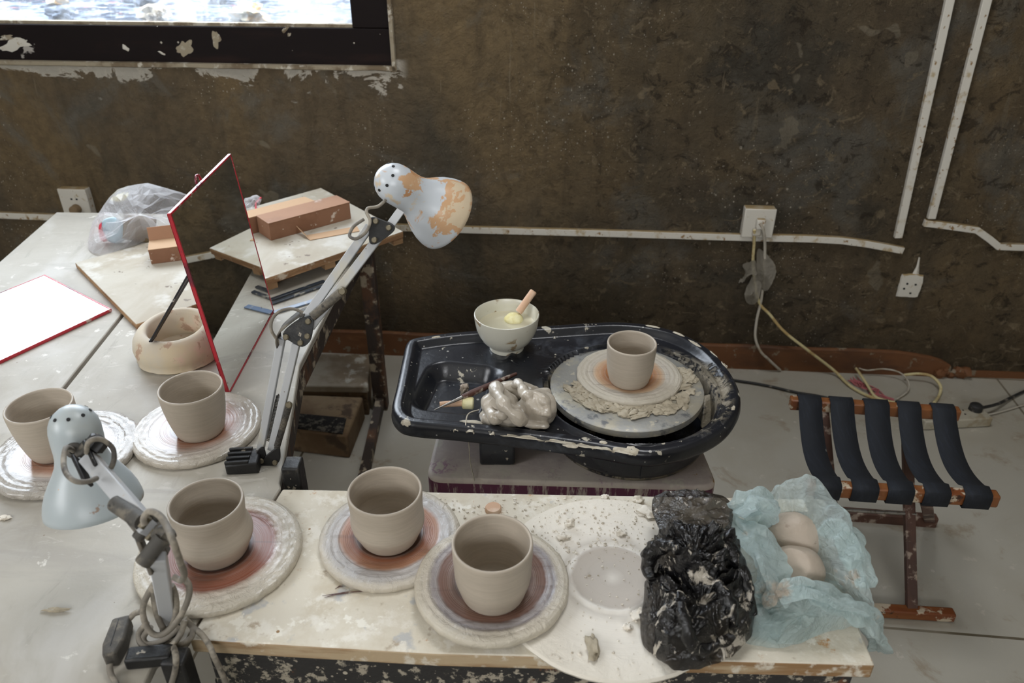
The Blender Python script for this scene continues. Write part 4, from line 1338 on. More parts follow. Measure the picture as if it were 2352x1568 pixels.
_, A1, B1, n1, dep1, hzA, u1_ = carton('long brown cardboard box in front, on the raised board', (623, 553), (807, 502), (803.6, 463.8), (785, 437), z2)
hz2 = hzA - .002
A2 = A1 + n1 * (dep1 + .003) - u1_ * .055
B2 = B1 + n1 * (dep1 + .003) - u1_ * .062
c2 = (A2 + B2) / 2 + n1 * .022
t = thing('cardboard_box', V((c2.x, c2.y, z2)), 'long paler brown cardboard box lying behind the front one on the raised board', 'box')
obj('carton', MB().prism([A2, B2, B2 + n1 * .044, A2 + n1 * .044], (0, 0, hz2 - .001)), m_card, t, bevel=.001)
up2 = V((0, 0, hz2 - .001))
obj('lid', MB().prism([A2 + up2, B2 + up2 + u1_ * .006, B2 + up2 + n1 * .044, A2 + up2 + n1 * .044], (0, 0, .0014)), m_tan, t)
t, A, Bq, n, dep, hz, u = carton('short brown carton with its flap raised, left of the standing mirror', (348, 607), (450, 594), (441, 561), (441, 541), z1, flap=1)
up = V((0, 0, hz - .001))
obj('lid', MB().prism([A + up - n * .0006, Bq + up - n * .0006, Bq + up + n * dep, A + up + n * dep], (0, 0, .0012)), m_tan, t, label='pale open lid')
Aq, Bb = A + up + n * dep, Bq + up + n * dep
obj('flap', MB().prism([Aq, Bb, Bb + V((0, 0, .028)) + n * .012, Aq + V((0, 0, .028)) + n * .012], n * .0014), m_cardtop, t)

# folded card strip
zz = z2 + .0006
a, b = onz(712, 552, zz), onz(826, 531, zz)
a2, b2 = onz(704, 541, zz), onz(820, 520, zz)
mb = MB().prism([a, b, b2, a2], (0, 0, .0012))
mb.prism([a, a2, onz(676, 514, zz + .018), onz(682, 521, zz + .018)], (.0012, 0, .0004))
o = obj('card_strip', mb, m_tan, origin=a, angle=20)
tag(o, 'pale folded strip of card lying on the raised board in front of the long boxes', 'card')

# packet behind the standing mirror
mb = MB()
pts = [(545, 500, 0), (560, 462, .02), (582, 450, .03), (600, 455, .028), (596, 470, .02), (580, 492, .004)]
out = [onz(x, y, z2 + .002 + h) for x, y, h in pts]
cc = sum(out, V()) / len(out) + V((0, 0, .008))
t = thing('plastic_packet', V((cc.x, cc.y, z2)), 'silvery plastic packet with a red edge stripe, seen just right of the standing mirror', 'packet')
obj('wrapper', sheet(cc, out, 60, 10, 1, .004, .002, 3, .002, 40, 4), m_clear, t)
obj('red_stripe', MB().tube([out[3] + V((0, 0, .002)), out[4].lerp(out[3], .2) + V((-.01, 0, .001)), out[4].lerp(out[5], .5) + V((0, 0, .001))], .0022, 6), m_packred, t)

# clear bag with packets in it
bz0 = TZ
P = [(204, 574, .0), (206, 548, .012), (214, 516, .035), (240, 473, .065), (266, 441, .085), (325, 424, .105), (378, 434, .098), (425, 444, .085), (462, 470, .05), (470, 520, .015), (430, 556, .004), (345, 552, .004), (300, 566, .003), (255, 582, .002), (222, 585, .002)]
out = [onz(x, y, bz0 + .001 + h) for x, y, h in P]
cb_ = onz(318, 500, bz0 + .075)
t = thing('plastic_bag', V((cb_.x, cb_.y, bz0)), 'clear plastic bag with printed packets inside, at the far left of the table', 'bag')
obj('film', sheet(cb_, out, 30, 6, .9, .010, .008, 2.2, .007, 15, 9, zmin=bz0 + .001), m_clear, t, smooth=False)
pk = onz(262, 528, bz0 + .035)
obj('printed_packet', MB().blob(pk, .028, 4, .25, 6, (1.05, .62, 1.1), Matrix.Rotation(.5, 3, 'Y')), m_pack, t, label='pale blue printed packet inside the bag')
obj('red_packet', MB().blob(pk + V((-.022, .004, -.004)), .024, 4, .3, 6, (.7, .62, 1.1), Matrix.Rotation(.5, 3, 'Y')), m_packred, t, label='red packet inside the bag')
pb_ = onz(312, 530, bz0 + .034)
obj('brown_packet', MB().box(pb_ + V((0, .02, -.002)), (.07, .035, .058), Matrix.Rotation(.35, 3, 'Z') @ Matrix.Rotation(.3, 3, 'Y')), m_brownpack, t, bevel=.006)
obj('yellow_packet', MB().blob(onz(278, 452, bz0 + .078), .016, 3, .5, 8, (1.5, .8, .5), Matrix.Rotation(-.3, 3, 'Y')), m_yellow, t)

# plaster ring mould
c = onz(417, 812, TZ)
prof = [(.056, .0), (.072, .0), (.0755, .004), (.073, .009), (.0755, .018), (.0765, .030), (.0735, .043), (.067, .053), (.060, .0585), (.0535, .0605), (.0495, .059), (.0475, .055), (.049, .04), (.051, .02), (.052, .012), (.030, .011), (0, .011)]
mb = MB().lathe(prof, 90, c, None, lambda a, r, z: .02 * noise.noise(V((math.cos(a) * 1.3, math.sin(a) * 1.3, z * 12))) + (.025 * noise.noise(V((math.cos(a) * 8, math.sin(a) * 8, 2))) if z < .012 and r > .06 else 0))
mb.v = [V((p.x, p.y, p.z + (p.z - TZ) * .22 * ((p.y - c.y) / .07) * .5)) for p in mb.v]
o = obj('plaster_mould', mb, m_plaster, origin=c, angle=70)
tag(o, 'cream plaster ring mould with a wide hole, left of the standing mirror', 'mould')

# standing mirror
A, Bm = onz(525, 905, TZ + .001), onz(628, 715, TZ + .001)
D_, C_ = V((-0.50802, 1.09743, 0.89376)), V((-0.50952, 1.39248, 0.89376))
uu = (Bm - A).normalized()
vv = (D_ - A).normalized()
nn = uu.cross(vv).normalized()          # towards the right
if nn.x < 0:
    nn = -nn
W0, H0 = (Bm - A).length, (D_ - A).length
t = thing('table_mirror', A + uu * W0 / 2, 'standing rectangular mirror with a thin red frame, propped upright on the table', 'mirror')
mp = lambda a, b, d=0: A + uu * a + vv * b + nn * d
e = .003
obj('mirror_glass', MB().hexa([mp(e, e, -.001), mp(W0 - e, e, -.001), mp(W0 - e, H0 - e, -.001), mp(e, H0 - e, -.001)], [mp(e, e, .0012), mp(W0 - e, e, .0012), mp(W0 - e, H0 - e, .0012), mp(e, H0 - e, .0012)]), m_mirror, t, smooth=False)
mb = MB()
for (a0, b0, a1, b1) in ((0, 0, W0, e), (0, H0 - e, W0, H0), (0, e, e, H0 - e), (W0 - e, e, W0, H0 - e)):
    mb.hexa([mp(a0, b0, -.004), mp(a1, b0, -.004), mp(a1, b1, -.004), mp(a0, b1, -.004)], [mp(a0, b0, .002), mp(a1, b0, .002), mp(a1, b1, .002), mp(a0, b1, .002)])
obj('frame', mb, m_red, t, bevel=.0008)
obj('back_card', MB().hexa([mp(e, e, -.003), mp(W0 - e, e, -.003), mp(W0 - e, H0 - e, -.003), mp(e, H0 - e, -.003)], [mp(e, e, -.0012), mp(W0 - e, e, -.0012), mp(W0 - e, H0 - e, -.0012), mp(e, H0 - e, -.0012)]), m_redback, t)
ring = [mp(W0 * .46 + .010 * math.cos(x), H0 + .002 + .011 * math.sin(x), -.002) for x in [math.pi * k / 14 for k in range(15)]]
obj('hanging_loop', MB().tube(ring, .0022, 8), m_red, t)
foot = onz(351, 777, TZ + .060)
top = mp(W0 * .50, H0 * .72, -.006)
ax = (foot - top).normalized()
sd = uu
mb = MB()
for s, wd in ((-1, .004), (1, .004)):
    mb.bar(top + sd * .030 * s, foot + sd * .007 * s, .008, .003, nn)
mb.bar(foot - sd * .011, foot + sd * .011, .006, .003, V((0, 0, 1)))
obj('stand_leg', mb, m_stand, t, bevel=.0006, label='black prop strut behind the mirror')
obj('stand_web', MB().hexa([top - sd * .026, top + sd * .026, foot + sd * .005, foot - sd * .005], [p + V((-.0006, 0, .0004)) for p in (top - sd * .026, top + sd * .026, foot + sd * .005, foot - sd * .005)]), m_bluestrip, t)

# flat mirror
zt = TZ + .007
M0, M1 = onz(103, 630.5, zt + .014), onz(256, 709, zt)
u1 = (M1 - M0)
M2 = onz(0, 829, zt - .001)
ln = (M2 - M1).normalized()
q = [M0, M1, M1 + ln * .40, M0 + ln * .40]
cc = sum(q, V()) / 4
nrm = (q[1] - q[0]).cross(q[2] - q[1]).normalized()
if nrm.z < 0:
    nrm = -nrm
t = thing('table_mirror', V((cc.x, cc.y, TZ)), 'mirror lying flat on the table at the left edge, shining white', 'mirror')
ins = lambda k: [p + (cc - p).normalized() * k for p in q]
gl = ins(.004)
obj('mirror_glass', MB().hexa([p - nrm * .003 for p in gl], [p - nrm * .0002 for p in gl]), m_mirror, t, smooth=False)
mb = MB()
for i in range(4):
    a, b, c_, d = q[i], q[(i + 1) % 4], ins(.0045)[(i + 1) % 4], ins(.0045)[i]
    mb.hexa([p - nrm * .006 for p in (a, b, c_, d)], [p + nrm * .0006 for p in (a, b, c_, d)])
obj('frame', mb, m_red, t, bevel=.0006)
obj('back_card', MB().hexa([p - nrm * .006 for p in gl], [p - nrm * .0035 for p in gl]), m_redback, t)

# strips lying under the raised board
zz = TZ + .002
t = thing('squeegee_blade', onz(680, 672, TZ), 'pair of narrow dark strips joined side by side on the table under the raised board', 'tool')
for (a, b) in (((622, 688), (745, 645)), ((624, 697), (742, 656))):
    obj('blade', MB().bar(onz(*a, TZ + .003), onz(*b, TZ + .003), .009, .004), m_tool, t, bevel=.0008)
o = obj('plastic_strip', MB().bar(onz(578, 695, TZ + .002) if 0 else onz(628, 718, TZ + .002), onz(722, 690, TZ + .002), .013, .003), m_bluestrip, origin=onz(628, 718, TZ), bevel=.0008)
tag(o, 'single blue-grey plastic strip on the table in front of the dark pair', 'strip')

# ================================================================= swing-arm lamps
SH = [(0, 0), (.006, .0008), (.012, .0035), (.018, .008), (.0225, .0135), (.0255, .020), (.027, .028), (.0272, .040), (.0268, .052), (.0272, .060), (.0295, .069), (.034, .078), (.040, .088), (.0455, .098), (.0500, .109), (.0525, .119), (.0530, .1245)]


def mk_shade(t, tip, axis, m, scale=1.0):
    ax = V(axis).normalized()
    out = [(r * scale, z * scale) for r, z in SH]
    inn = [(max(r - .0012, .0005) * scale, (z + .0010) * scale) for r, z in reversed(SH[1:-1])]
    mb = MB().lathe(out + [(.0522 * scale, .1252 * scale)] + inn, 72, tip, ax)
    sh = obj('lamp_shade', mb, m, t, angle=70)
    q = V((0, 0, 1)).rotation_difference(ax)
    for ring_r, zz, n, ph in ((.0195, .0095, 8, .2),):
        for k in range(n):
            a = 2 * math.pi * k / n + ph
            p = V((ring_r * math.cos(a), ring_r * math.sin(a), zz)) * scale
            nr = V((math.cos(a) * .72, math.sin(a) * .72, -.70))
            hb = MB().lathe([(0, .0007), (.0021 * scale, .0007), (.0021 * scale, -.001)], 12, V(tip) + q @ p, q @ nr)
            o = obj('vent_hole', hb, m_black_hole, sh)
    obj('bulb_socket', MB().lathe([(0, .03), (.012, .03), (.014, .055), (.022, .075), (.024, .09), (.018, .105), (0, .112)], 24, tip, ax), m_inner, sh)
    return sh


def screw(t, p, n, r=.004, h=.003, m=None):
    obj('screw', MB().lathe([(0, h), (r * .7, h), (r, h * .6), (r, 0)], 16, p, n), m or m_screw, t)


# ---- tall lamp clamped to the table's right edge
def y1(py):
    if py > 755:
        return .925 + (.955 - .925) * (1045 - py) / 290
    return .955 + (1.045 - .955) * (755 - py) / 240


def L1(px, py, dy=0.0):
    return ony(px, py, y1(py) + dy)


base = onz(560, 1085, TZ)
t1 = thing('desk_lamp', base, 'tall white swing-arm lamp with peach clay smears, clamped beside the standing mirror', 'lamp')
axd = lambda px, py, ix, iy, k, b: (RGT * ix - UPV * iy) * k + ray(px, py).normalized() * b
tip = L1(869, 398, .0)
ax1 = axd(960, 450, .85, .53, .77, .64)
mk_shade(t1, tip, ax1, m_lampw, 1.09)
for (a, b) in (((596, 1045), (647, 776)), ((624, 1032), (681, 788))):
    obj('lower_arm', MB().bar(L1(*a), L1(*b), .0106, .0106, V((0, -1, .3))), m_arm, t1, bevel=.0012)
for (a, b) in (((686, 752), (849, 520)), ((712, 752), (872, 542))):
    obj('upper_arm', MB().bar(L1(*a), L1(*b), .0125, .0125, V((0, -1, .3))), m_arm, t1, bevel=.0012)


def plate(t, poly, fn, dys, th, m, name='joint_plate', screws=()):
    for i, dy in enumerate(dys):
        P = resample(crom([fn(x, y, dy) for x, y in poly], 6, True), 40)
        obj(name, MB().prism(P, (0, th, 0)), m, t, bevel=.0007)
    for x, y in screws:
        screw(t, fn(x, y, dys[0] - .0005), V((0, -1, .35)), .0042)


plate(t1, [(650, 772), (655, 758), (680, 738), (706, 726), (719, 731), (719, 750), (714, 780), (700, 795), (688, 796), (668, 785)], L1, (-.0125, .0095), .003, m_lblack, 'joint_plate', ((657, 774), (708, 738), (706, 772), (690, 787)))
plate(t1, [(848, 556), (847, 530), (847, 510), (852, 500), (862, 500), (882, 507), (902, 516), (907, 527), (895, 540), (872, 556), (858, 562)], L1, (-.0125, .0095), .003, m_lblack, 'joint_plate', ((863, 508), (893, 523), (860, 551)))
# strap bracket on elbow and head
P = [L1(x, y, -.003) for x, y in ((640, 790), (637, 775), (642, 758), (664, 737), (690, 718), (702, 716))]
obj('elbow_guard', MB().grid([[p + V((0, -.012, 0)), p + V((0, .014, 0))] for p in crom(P, 5)]), m_lgrey, t1, mods=[('SOLIDIFY', dict(thickness=.0016))])
obj('spring_tube', MB().tube([L1(716, 728, -.012), L1(783, 671, -.012)], [.0065, .0065], 16), m_lgrey, t1)
screw(t1, L1(787, 668, -.014), V((0, -1, .35)), .006, .006)
# coil springs along the lower arm


def spring(t, a, b, r, turns, m):
    a, b = V(a), V(b)
    d = (b - a)
    z = d.normalized()
    x = z.orthogonal().normalized()
    y = z.cross(x)
    n = turns * 8
    P = [a + d * (k / n) + (x * math.cos(k / 8 * 2 * math.pi) + y * math.sin(k / 8 * 2 * math.pi)) * r for k in range(n + 1)]
    obj('spring', MB().tube(P, .0009, 5), m, t, angle=80)


spring(t1, L1(664, 930, -.012), L1(636, 1026, -.012), .0042, 34, m_lgrey)
spring(t1, L1(640, 910, .010), L1(618, 1010, .010), .0036, 30, m_lgrey)
screw(t1, L1(664, 929, -.017), V((0, -1, .35)), .005, .004)
for P in ([(640, 905), (632, 925), (628, 945)],):
    obj('spring_hook', MB().tube([L1(x, y, .010) for x, y in P], .0012, 6), m_lgrey, t1)
# neck bracket and cord of the head
obj('neck_bracket', MB().bar(L1(897, 516, 0), L1(920, 484, .012), .012, .004, V((0, -1, .4))), m_arm, t1, bevel=.0008)
obj('head_cord', MB().tube(crom([L1(886, 459, .006), L1(868, 474, .0), L1(846, 478, -.006), L1(842, 488, -.012), L1(850, 508, -.016), L1(840, 533, -.018), L1(818, 548, -.016), L1(803, 541, -.01), L1(812, 520, -.004), L1(836, 503, .0)], 8), .0024, 8), m_cable, t1)
obj('elbow_cord', MB().tube(crom([L1(702, 720, -.002), L1(672, 709, -.006), L1(644, 714, -.01), L1(626, 732, -.012), L1(623, 757, -.012), L1(636, 780, -.006), L1(643, 795, 0)], 8), .0022, 8), m_cable, t1)
# bracket and clamp
plate(t1, [(588, 1078), (586, 1050), (594, 1032), (606, 1030), (612, 1060), (606, 1082)], L1, (-.011, .008), .003, m_lblack, 'base_plate', ())
plate(t1, [(592, 1080), (606, 1052), (637, 1028), (643, 1036), (640, 1062), (612, 1078)], L1, (-.013, .009), .003, m_lblack, 'base_plate', ((600, 1058), (632, 1062)))
cz = TZ
pA, pB = onz(520, 1092, cz + .0), onz(596, 1088, cz + .0)
xd = (pB - pA).normalized()
yd = V((-xd.y, xd.x, 0))
wcl = (pB - pA).length
obj('clamp_jaw', MB().hexa([pA, pB, pB + yd * .038, pA + yd * .038], [pA + V((0, 0, .018)), pB + V((0, 0, .020)), pB + yd * .038 + V((0, 0, .020)), pA + yd * .038 + V((0, 0, .018))]), m_lblack, t1, bevel=.003)
for k in range(4):
    a = pA + yd * (.004 + .0105 * k) + V((0, 0, .0195))
    obj('clamp_ridge', MB().bar(a, a + xd * wcl * .72, .0045, .006), m_lblack, t1, bevel=.001)
pst = onz(604, 1096, TZ)
pst.x = -.318
obj('clamp_post', MB().box((pst.x, pst.y + .004, TZ - .02), (.026, .030, .090)), m_lblack, t1, bevel=.003)
obj('clamp_post', MB().lathe([(0, 0), (.011, 0), (.011, .04), (.008, .045), (0, .045)], 20, L1(598, 1080, 0) - V((0, 0, .03))), m_lblack, t1)
obj('clamp_screw', MB().lathe([(0, -.045), (.014, -.045), (.014, -.036), (.005, -.034), (.005, 0), (0, 0)], 16, (pst.x - .02, pst.y + .004, TZ - .03)), m_lgrey, t1)

# ---- low lamp in front
def ipl(tab, v):
    for (a, b), (c, d) in zip(tab, tab[1:]):
        if a <= v <= c:
            return b + (d - b) * (v - a) / (c - a)
    return tab[0][1] if v < tab[0][0] else tab[-1][1]


Y2 = [(900, .70), (1040, .664), (1250, .548), (1440, .608)]


def L2(px, py, dy=0.0):
    return ony(px, py, ipl(Y2, py) + dy)


base2 = onz(400, 1472, TZ)
t2 = thing('desk_lamp', base2, 'low grey swing-arm lamp in the left foreground with cord coiled round its base', 'lamp')
ax2 = axd(185, 1050, .25, .97, .935, .35)
tip2 = ony(158, 931, .712)
mk_shade(t2, tip2, ax2, m_lampg)
ua, ub = L2(204, 1052), L2(345, 1215)
obj('upper_arm', MB().bar(ua, ub, .0165, .016, V((.2, -.7, .6))), m_arm, t2, bevel=.0014)
la, lb = L2(362, 1275), ony(390, 1440, .612)
obj('lower_arm', MB().bar(la, lb, .016, .014, V((.3, -1, .1))), m_arm, t2, bevel=.0014)
sxd = (ub - ua).normalized().cross(V((0, -.7, .6))).normalized()


def plate2(poly, off, th=.0035, m=None, nm='joint_plate'):
    P = resample(crom([L2(x, y) + sxd * off for x, y in poly], 5, True), 32)
    obj(nm, MB().prism(P, sxd * th), m or m_lgrey, t2, bevel=.0007)


def strapbar(nm, a, b, w_, h_, m, up=V((.2, -.7, .6))):
    obj(nm, MB().bar(a, b, w_, h_, up), m, t2, bevel=.0012)


for off in (-.0115, .0115):
    strapbar('joint_plate', L2(330, 1195) + sxd * off, L2(368, 1292) + sxd * off, .004, .020, m_lgrey)
    strapbar('head_plate', L2(188, 1036) + sxd * off * .8, L2(215, 1092) + sxd * off * .8, .004, .018, m_lblack)
obj('head_bracket', MB().bar(L2(196, 1040), L2(188, 1018, .016), .014, .005, V((.2, -.7, .6))), m_lgrey, t2, bevel=.001)


def knob(p, ax, r, h, m):
    P = V(p)
    mb = MB().lathe([(0, 0), (r * .7, 0), (r, h * .15), (r, h * .85), (r * .8, h), (0, h)], 24, P, ax, lambda a, rr, z: .10 * (1 if math.sin(a * 7) > 0 else -1) if rr > r * .9 else 0)
    obj('knob', mb, m, t2, angle=30)


knob(L2(196, 1050) - sxd * .010, -sxd, .010, .016, m_lblack)
knob(L2(345, 1268) - sxd * .012, -sxd, .010, .016, m_lgrey)
obj('pivot_barrel', MB().tube([L2(352, 1262) - sxd * .014, L2(352, 1262) + sxd * .016], .008, 18), m_lgrey, t2)
obj('pivot_barrel', MB().tube([L2(340, 1205) - sxd * .014, L2(340, 1205) + sxd * .016], .006, 18), m_lgrey, t2)
obj('spring_tube', MB().tube([L2(254, 1172) - sxd * .012 + V((-.004, 0, -.004)), L2(306, 1226) - sxd * .014], [.0085, .0085], 18), m_lgrey, t2)
obj('spring_tube', MB().tube([L2(312, 1152) + sxd * .012, L2(352, 1192) + sxd * .014], [.0075, .0075], 18), m_lgrey, t2)
for p in (L2(308, 1230) - sxd * .016, L2(366, 1200) + sxd * .013):
    obj('screw', MB().tube([p - sxd * .006, p + sxd * .006], .004, 12), m_screw, t2)


def cord2(nm, P, r=.0034, n=9):
    obj(nm, MB().tube(crom(P, n), r, 8), m_cable, t2, angle=80)


obj('cord_grommet', MB().lathe([(.003, .004), (.007, .004), (.009, .001), (.009, -.002)], 20, tip2 + ax2.normalized() * .040 + V((.010, -.0265, .004)), (.15, -.9, .3)), m_lgrey, t2)
h0 = tip2 + ax2.normalized() * .040 + V((.010, -.027, .004))
cord2('head_cord', [h0, L2(152, 1028, -.018), L2(146, 1058, -.026), L2(152, 1086, -.028), L2(172, 1104, -.028), L2(200, 1106, -.022), L2(222, 1098, -.012)], .0028)
cord2('head_cord', [L2(199, 1040, -.012), L2(202, 1018, -.018), L2(218, 1008, -.016), L2(240, 1012, -.008), L2(259, 1030, -.004), L2(262, 1055, -.004), L2(254, 1076, .0)], .0028)
cord2('elbow_cord', [L2(332, 1205, -.012), L2(330, 1190, -.018), L2(342, 1175, -.022), L2(362, 1180, -.022), L2(382, 1205, -.02), L2(398, 1245, -.018), L2(414, 1290, -.018), L2(423, 1318, -.016), L2(416, 1332, -.012), L2(398, 1324, -.006)], .0034)
Q = lambda px, py, z: onz(px, py, TZ + z)
cord2('coiled_cord', [Q(354, 1340, .10), Q(334, 1376, .08), Q(328, 1405, .065), Q(338, 1440, .05), Q(358, 1458, .042), Q(384, 1450, .045), Q(412, 1418, .06), Q(432, 1376, .085), Q(434, 1345, .10), Q(420, 1325, .11)])
cord2('coiled_cord', [Q(352, 1345, .10), Q(354, 1378, .075), Q(364, 1420, .05), Q(380, 1446, .036), Q(398, 1430, .045), Q(405, 1396, .065), Q(402, 1364, .085), Q(394, 1344, .10)])
cord2('coiled_cord', [Q(338, 1430, .03), Q(320, 1452, .018), Q(322, 1474, .012), Q(342, 1490, .01), Q(372, 1492, .01), Q(398, 1478, .014), Q(416, 1452, .024), Q(424, 1424, .034)])
cord2('coiled_cord', [Q(346, 1440, .028), Q(330, 1462, .014), Q(336, 1478, .010), Q(360, 1476, .012), Q(386, 1462, .018), Q(410, 1440, .028)])
cord2('coiled_cord', [Q(372, 1468, .012), Q(396, 1482, .006), Q(420, 1478, .006), Q(440, 1462, .006), Q(442, 1440, .008), Q(424, 1424, .02)])
cord2('trailing_cord', [Q(424, 1420, .02), Q(444, 1440, .008), Q(466, 1460, .006), Q(482, 1484, .004), ony(491, 1506, .576), ony(506, 1538, .574), ony(522, 1578, .574), ony(536, 1640, .576)])
cord2('trailing_cord', [Q(396, 1478, .0), ony(404, 1508, .553), ony(401, 1545, .552), ony(384, 1600, .552)])
cord2('switch_cord', [Q(326, 1404, .03), Q(310, 1408, .022), Q(298, 1420, .016)])
cord2('switch_cord', [Q(252, 1524, .012), Q(254, 1545, .006), Q(266, 1568, .004), Q(284, 1600, .004)])
# in-line switch standing on edge on the table
s0_, s1_ = onz(286, 1440, TZ), onz(258, 1532, TZ)
dd = (s1_ - s0_)
uu2 = dd.normalized()
side = V((-uu2.y, uu2.x, 0))
L_ = dd.length
obj('inline_switch', MB().prism([s0_ + side * .011, s0_ + uu2 * .003 + side * -.008, s0_ + uu2 * L_ * .7 - side * .010, s1_ - side * .006, s1_ + side * .008, s0_ + uu2 * L_ * .6 + side * .013], (0, 0, .021)), m_lgrey, t2, bevel=.003)
obj('switch_seam', MB().bar(s0_ + uu2 * .006 + V((0, 0, .0208)), s1_ - uu2 * .012 + V((0, 0, .0208)), .0008, .0012), m_lblack, t2)
# clamp at the corner
obj('clamp_arm', MB().bar(onz(292, 1512, TZ + .009), onz(398, 1502, TZ + .009), .020, .016), m_lblack, t2, bevel=.003)
pc = onz(392, 1490, TZ)
pc = V((-.371, .573, TZ))
obj('clamp_post', MB().box((pc.x, pc.y - .005, TZ - .045), (.026, .024, .12)), m_lblack, t2, bevel=.003)
obj('clamp_socket', MB().lathe([(0, 0), (.012, 0), (.011, .045), (.009, .05), (0, .05)], 20, lb - V((0, 0, .045))), m_lblack, t2)

# ================================================================= the potter wheel
ZR = .555
tw = thing('potter_wheel', (0.2, 1.17, 0), 'electric potter wheel with a black splash pan on a purple housing', 'potter wheel')
OUT = [(950, 773), (1020, 762), (1100, 755), (1250, 745), (1340, 739), (1420, 736), (1500, 744), (1570, 764), (1630, 798), (1675, 845), (1701, 898), (1697, 940), (1664, 984), (1600, 1019), (1530, 1037), (1470, 1040), (1350, 1020), (1200, 1000), (1050, 983), (945, 973), (910, 958), (899, 930), (910, 880), (924, 815), (932, 785)]
ol = resample(crom([onz(x, y, ZR) for x, y in OUT], 10, True), 720)
bc = onz(1450, 884, ZR)
Rb = .150
wc = onz(1048, 872, ZR)               # centre of the tool well
tx = (onz(1200, 1000, ZR) - onz(950, 973, ZR)).normalized()
ty = V((-tx.y, tx.x, 0))


def rrect(p, c, hx, hy, r):
    d = p - c
    a, b = abs(d.dot(tx)) - hx + r, abs(d.dot(ty)) - hy + r
    return math.hypot(max(a, 0), max(b, 0)) + min(max(a, b), 0) - r


import bisect
ang = []
for p in ol:
    d = p - bc
    ang.append(math.atan2(d.y, d.x))
NO = len(ol)
flat = [(p.x, p.y) for p in ol[::5]]


def edge_d(p):
    best = 9
    x0, y0 = flat[-1]
    for x, y in flat:
        dx, dy = x - x0, y - y0
        l2 = dx * dx + dy * dy
        u = ((p.x - x0) * dx + (p.y - y0) * dy) / l2
        u = 0 if u < 0 else 1 if u > 1 else u
        d = (p.x - x0 - u * dx) ** 2 + (p.y - y0 - u * dy) ** 2
        if d < best:
            best = d
        x0, y0 = x, y
    return math.sqrt(best)


def pan_z(p, d):
    lip = 0.0
    # crown of the rolled rim
    if d < .010:
        lip = -.010 * (1 - math.sqrt(max(0, 1 - ((.010 - d) / .010) ** 2)))
    deck = -.014 * smst(.016, .032, d)
    w_ = rrect(p, wc, .066, .076, .034)
    deck += -.030 * smst(.006, -.020, w_)
    rg_ = abs((p - wc).dot(tx) - .079)
    deck += .007 * smst(.012, .0, rg_) * smst(.016, .036, d)
    rb = (V((p.x, p.y, 0)) - V((bc.x, bc.y, 0))).length
    bas = -.098 * smst(Rb + .004, Rb - .014, rb)
    bas += .007 * smst(.012, 0, abs(rb - Rb - .006)) * smst(.02, .04, d)
    return ZR + lip + min(deck, deck * .2 + bas) if rb < Rb + .005 else ZR + lip + deck + max(bas, 0)


rows = []
ts = [1 - (k / 70) ** 1.0 for k in range(71)]
ts = sorted(set([0.02] + [k / 40 for k in range(1, 24)] + [.6 + .4 * k / 100 for k in range(101)]))
for tt in reversed(ts):
    row = []
    for p in ol:
        q_ = bc.lerp(p, tt)
        row.append(q_)
    rows.append(row)
tr_ = list(reversed(ts))
dist = [[edge_d(p) if (1 - tr_[j]) * (ol[i] - bc).length < .06 else .2 for i, p in enumerate(row)] for j, row in enumerate(rows)]
for j, row in enumerate(rows):
    for i, p in enumerate(row):
        d = dist[j][i] if j else 0.0
        p.z = pan_z(p, d)
skirt = []
cen = sum(ol, V()) / NO
for off, dz in ((.0, -.022), (.0015, -.016)):
    r_ = []
    for i, p in enumerate(ol):
        tg = (ol[(i + 2) % NO] - ol[i - 2]).normalized()
        nr = V((tg.y, -tg.x, 0))
        if nr.dot(p - cen) < 0:
            nr = -nr
        r_.append(V((p.x, p.y, ZR - .010 + dz + .006)) + nr * off)
    skirt.append(r_)
under = []
for i, p in enumerate(ol):
    under.append(V((p.x + (cen.x - p.x) * .03, p.y + (cen.y - p.y) * .03, ZR - .028)))
mb = MB().grid([under, skirt[0], skirt[1]] + rows, True, False, True)
pan = obj('splash_pan', mb, m_panmain, tw, angle=65)
# the part of the pan below the rim, and slip inside the basin
# outer wall of the basin
rows = []
for z, r in ((ZR - .02, Rb + .006), (ZR - .05, Rb + .001), (ZR - .085, Rb - .007), (ZR - .098, Rb - .013), (ZR - .100, Rb - .03)):
    rows.append([V((bc.x + r * math.cos(a), bc.y + r * math.sin(a), z)) for a in [2 * math.pi * k / 96 for k in range(96)]])
basin = obj('basin', MB().grid(rows, True, False, True), m_pan, tw, angle=60)
sd_ = V((bc.x, bc.y, 0)) + V((.02, -1, 0)).normalized() * (Rb + .0005)
obj('seam', MB().bar(V((sd_.x, sd_.y - .006, ZR - .03)), V((sd_.x, sd_.y + .006, ZR - .09)), .002, .002), m_pan, basin)
# wheel head, shaft
hc = onz(1439, 885, .54)
o = obj('wheel_head', MB().lathe([(0, .54), (.05, .54), (.10, .54), (.1345, .54), (.1364, .5385), (.1364, .527), (.134, .525), (.03, .522), (.03, .45), (0, .45)], 128, (hc.x, hc.y, 0)), m_head, tw, angle=40)
# tab standing in the basin at the right
ta = onz(1628, 985, .50)
obj('pan_tab', MB().hexa([onz(1612, 985, .49), onz(1645, 965, .49), onz(1640, 960, .49), onz(1608, 978, .49)], [onz(1620, 912, .522), onz(1634, 906, .522), onz(1632, 903, .522), onz(1616, 908, .522)]), m_panclay, tw, bevel=.002)
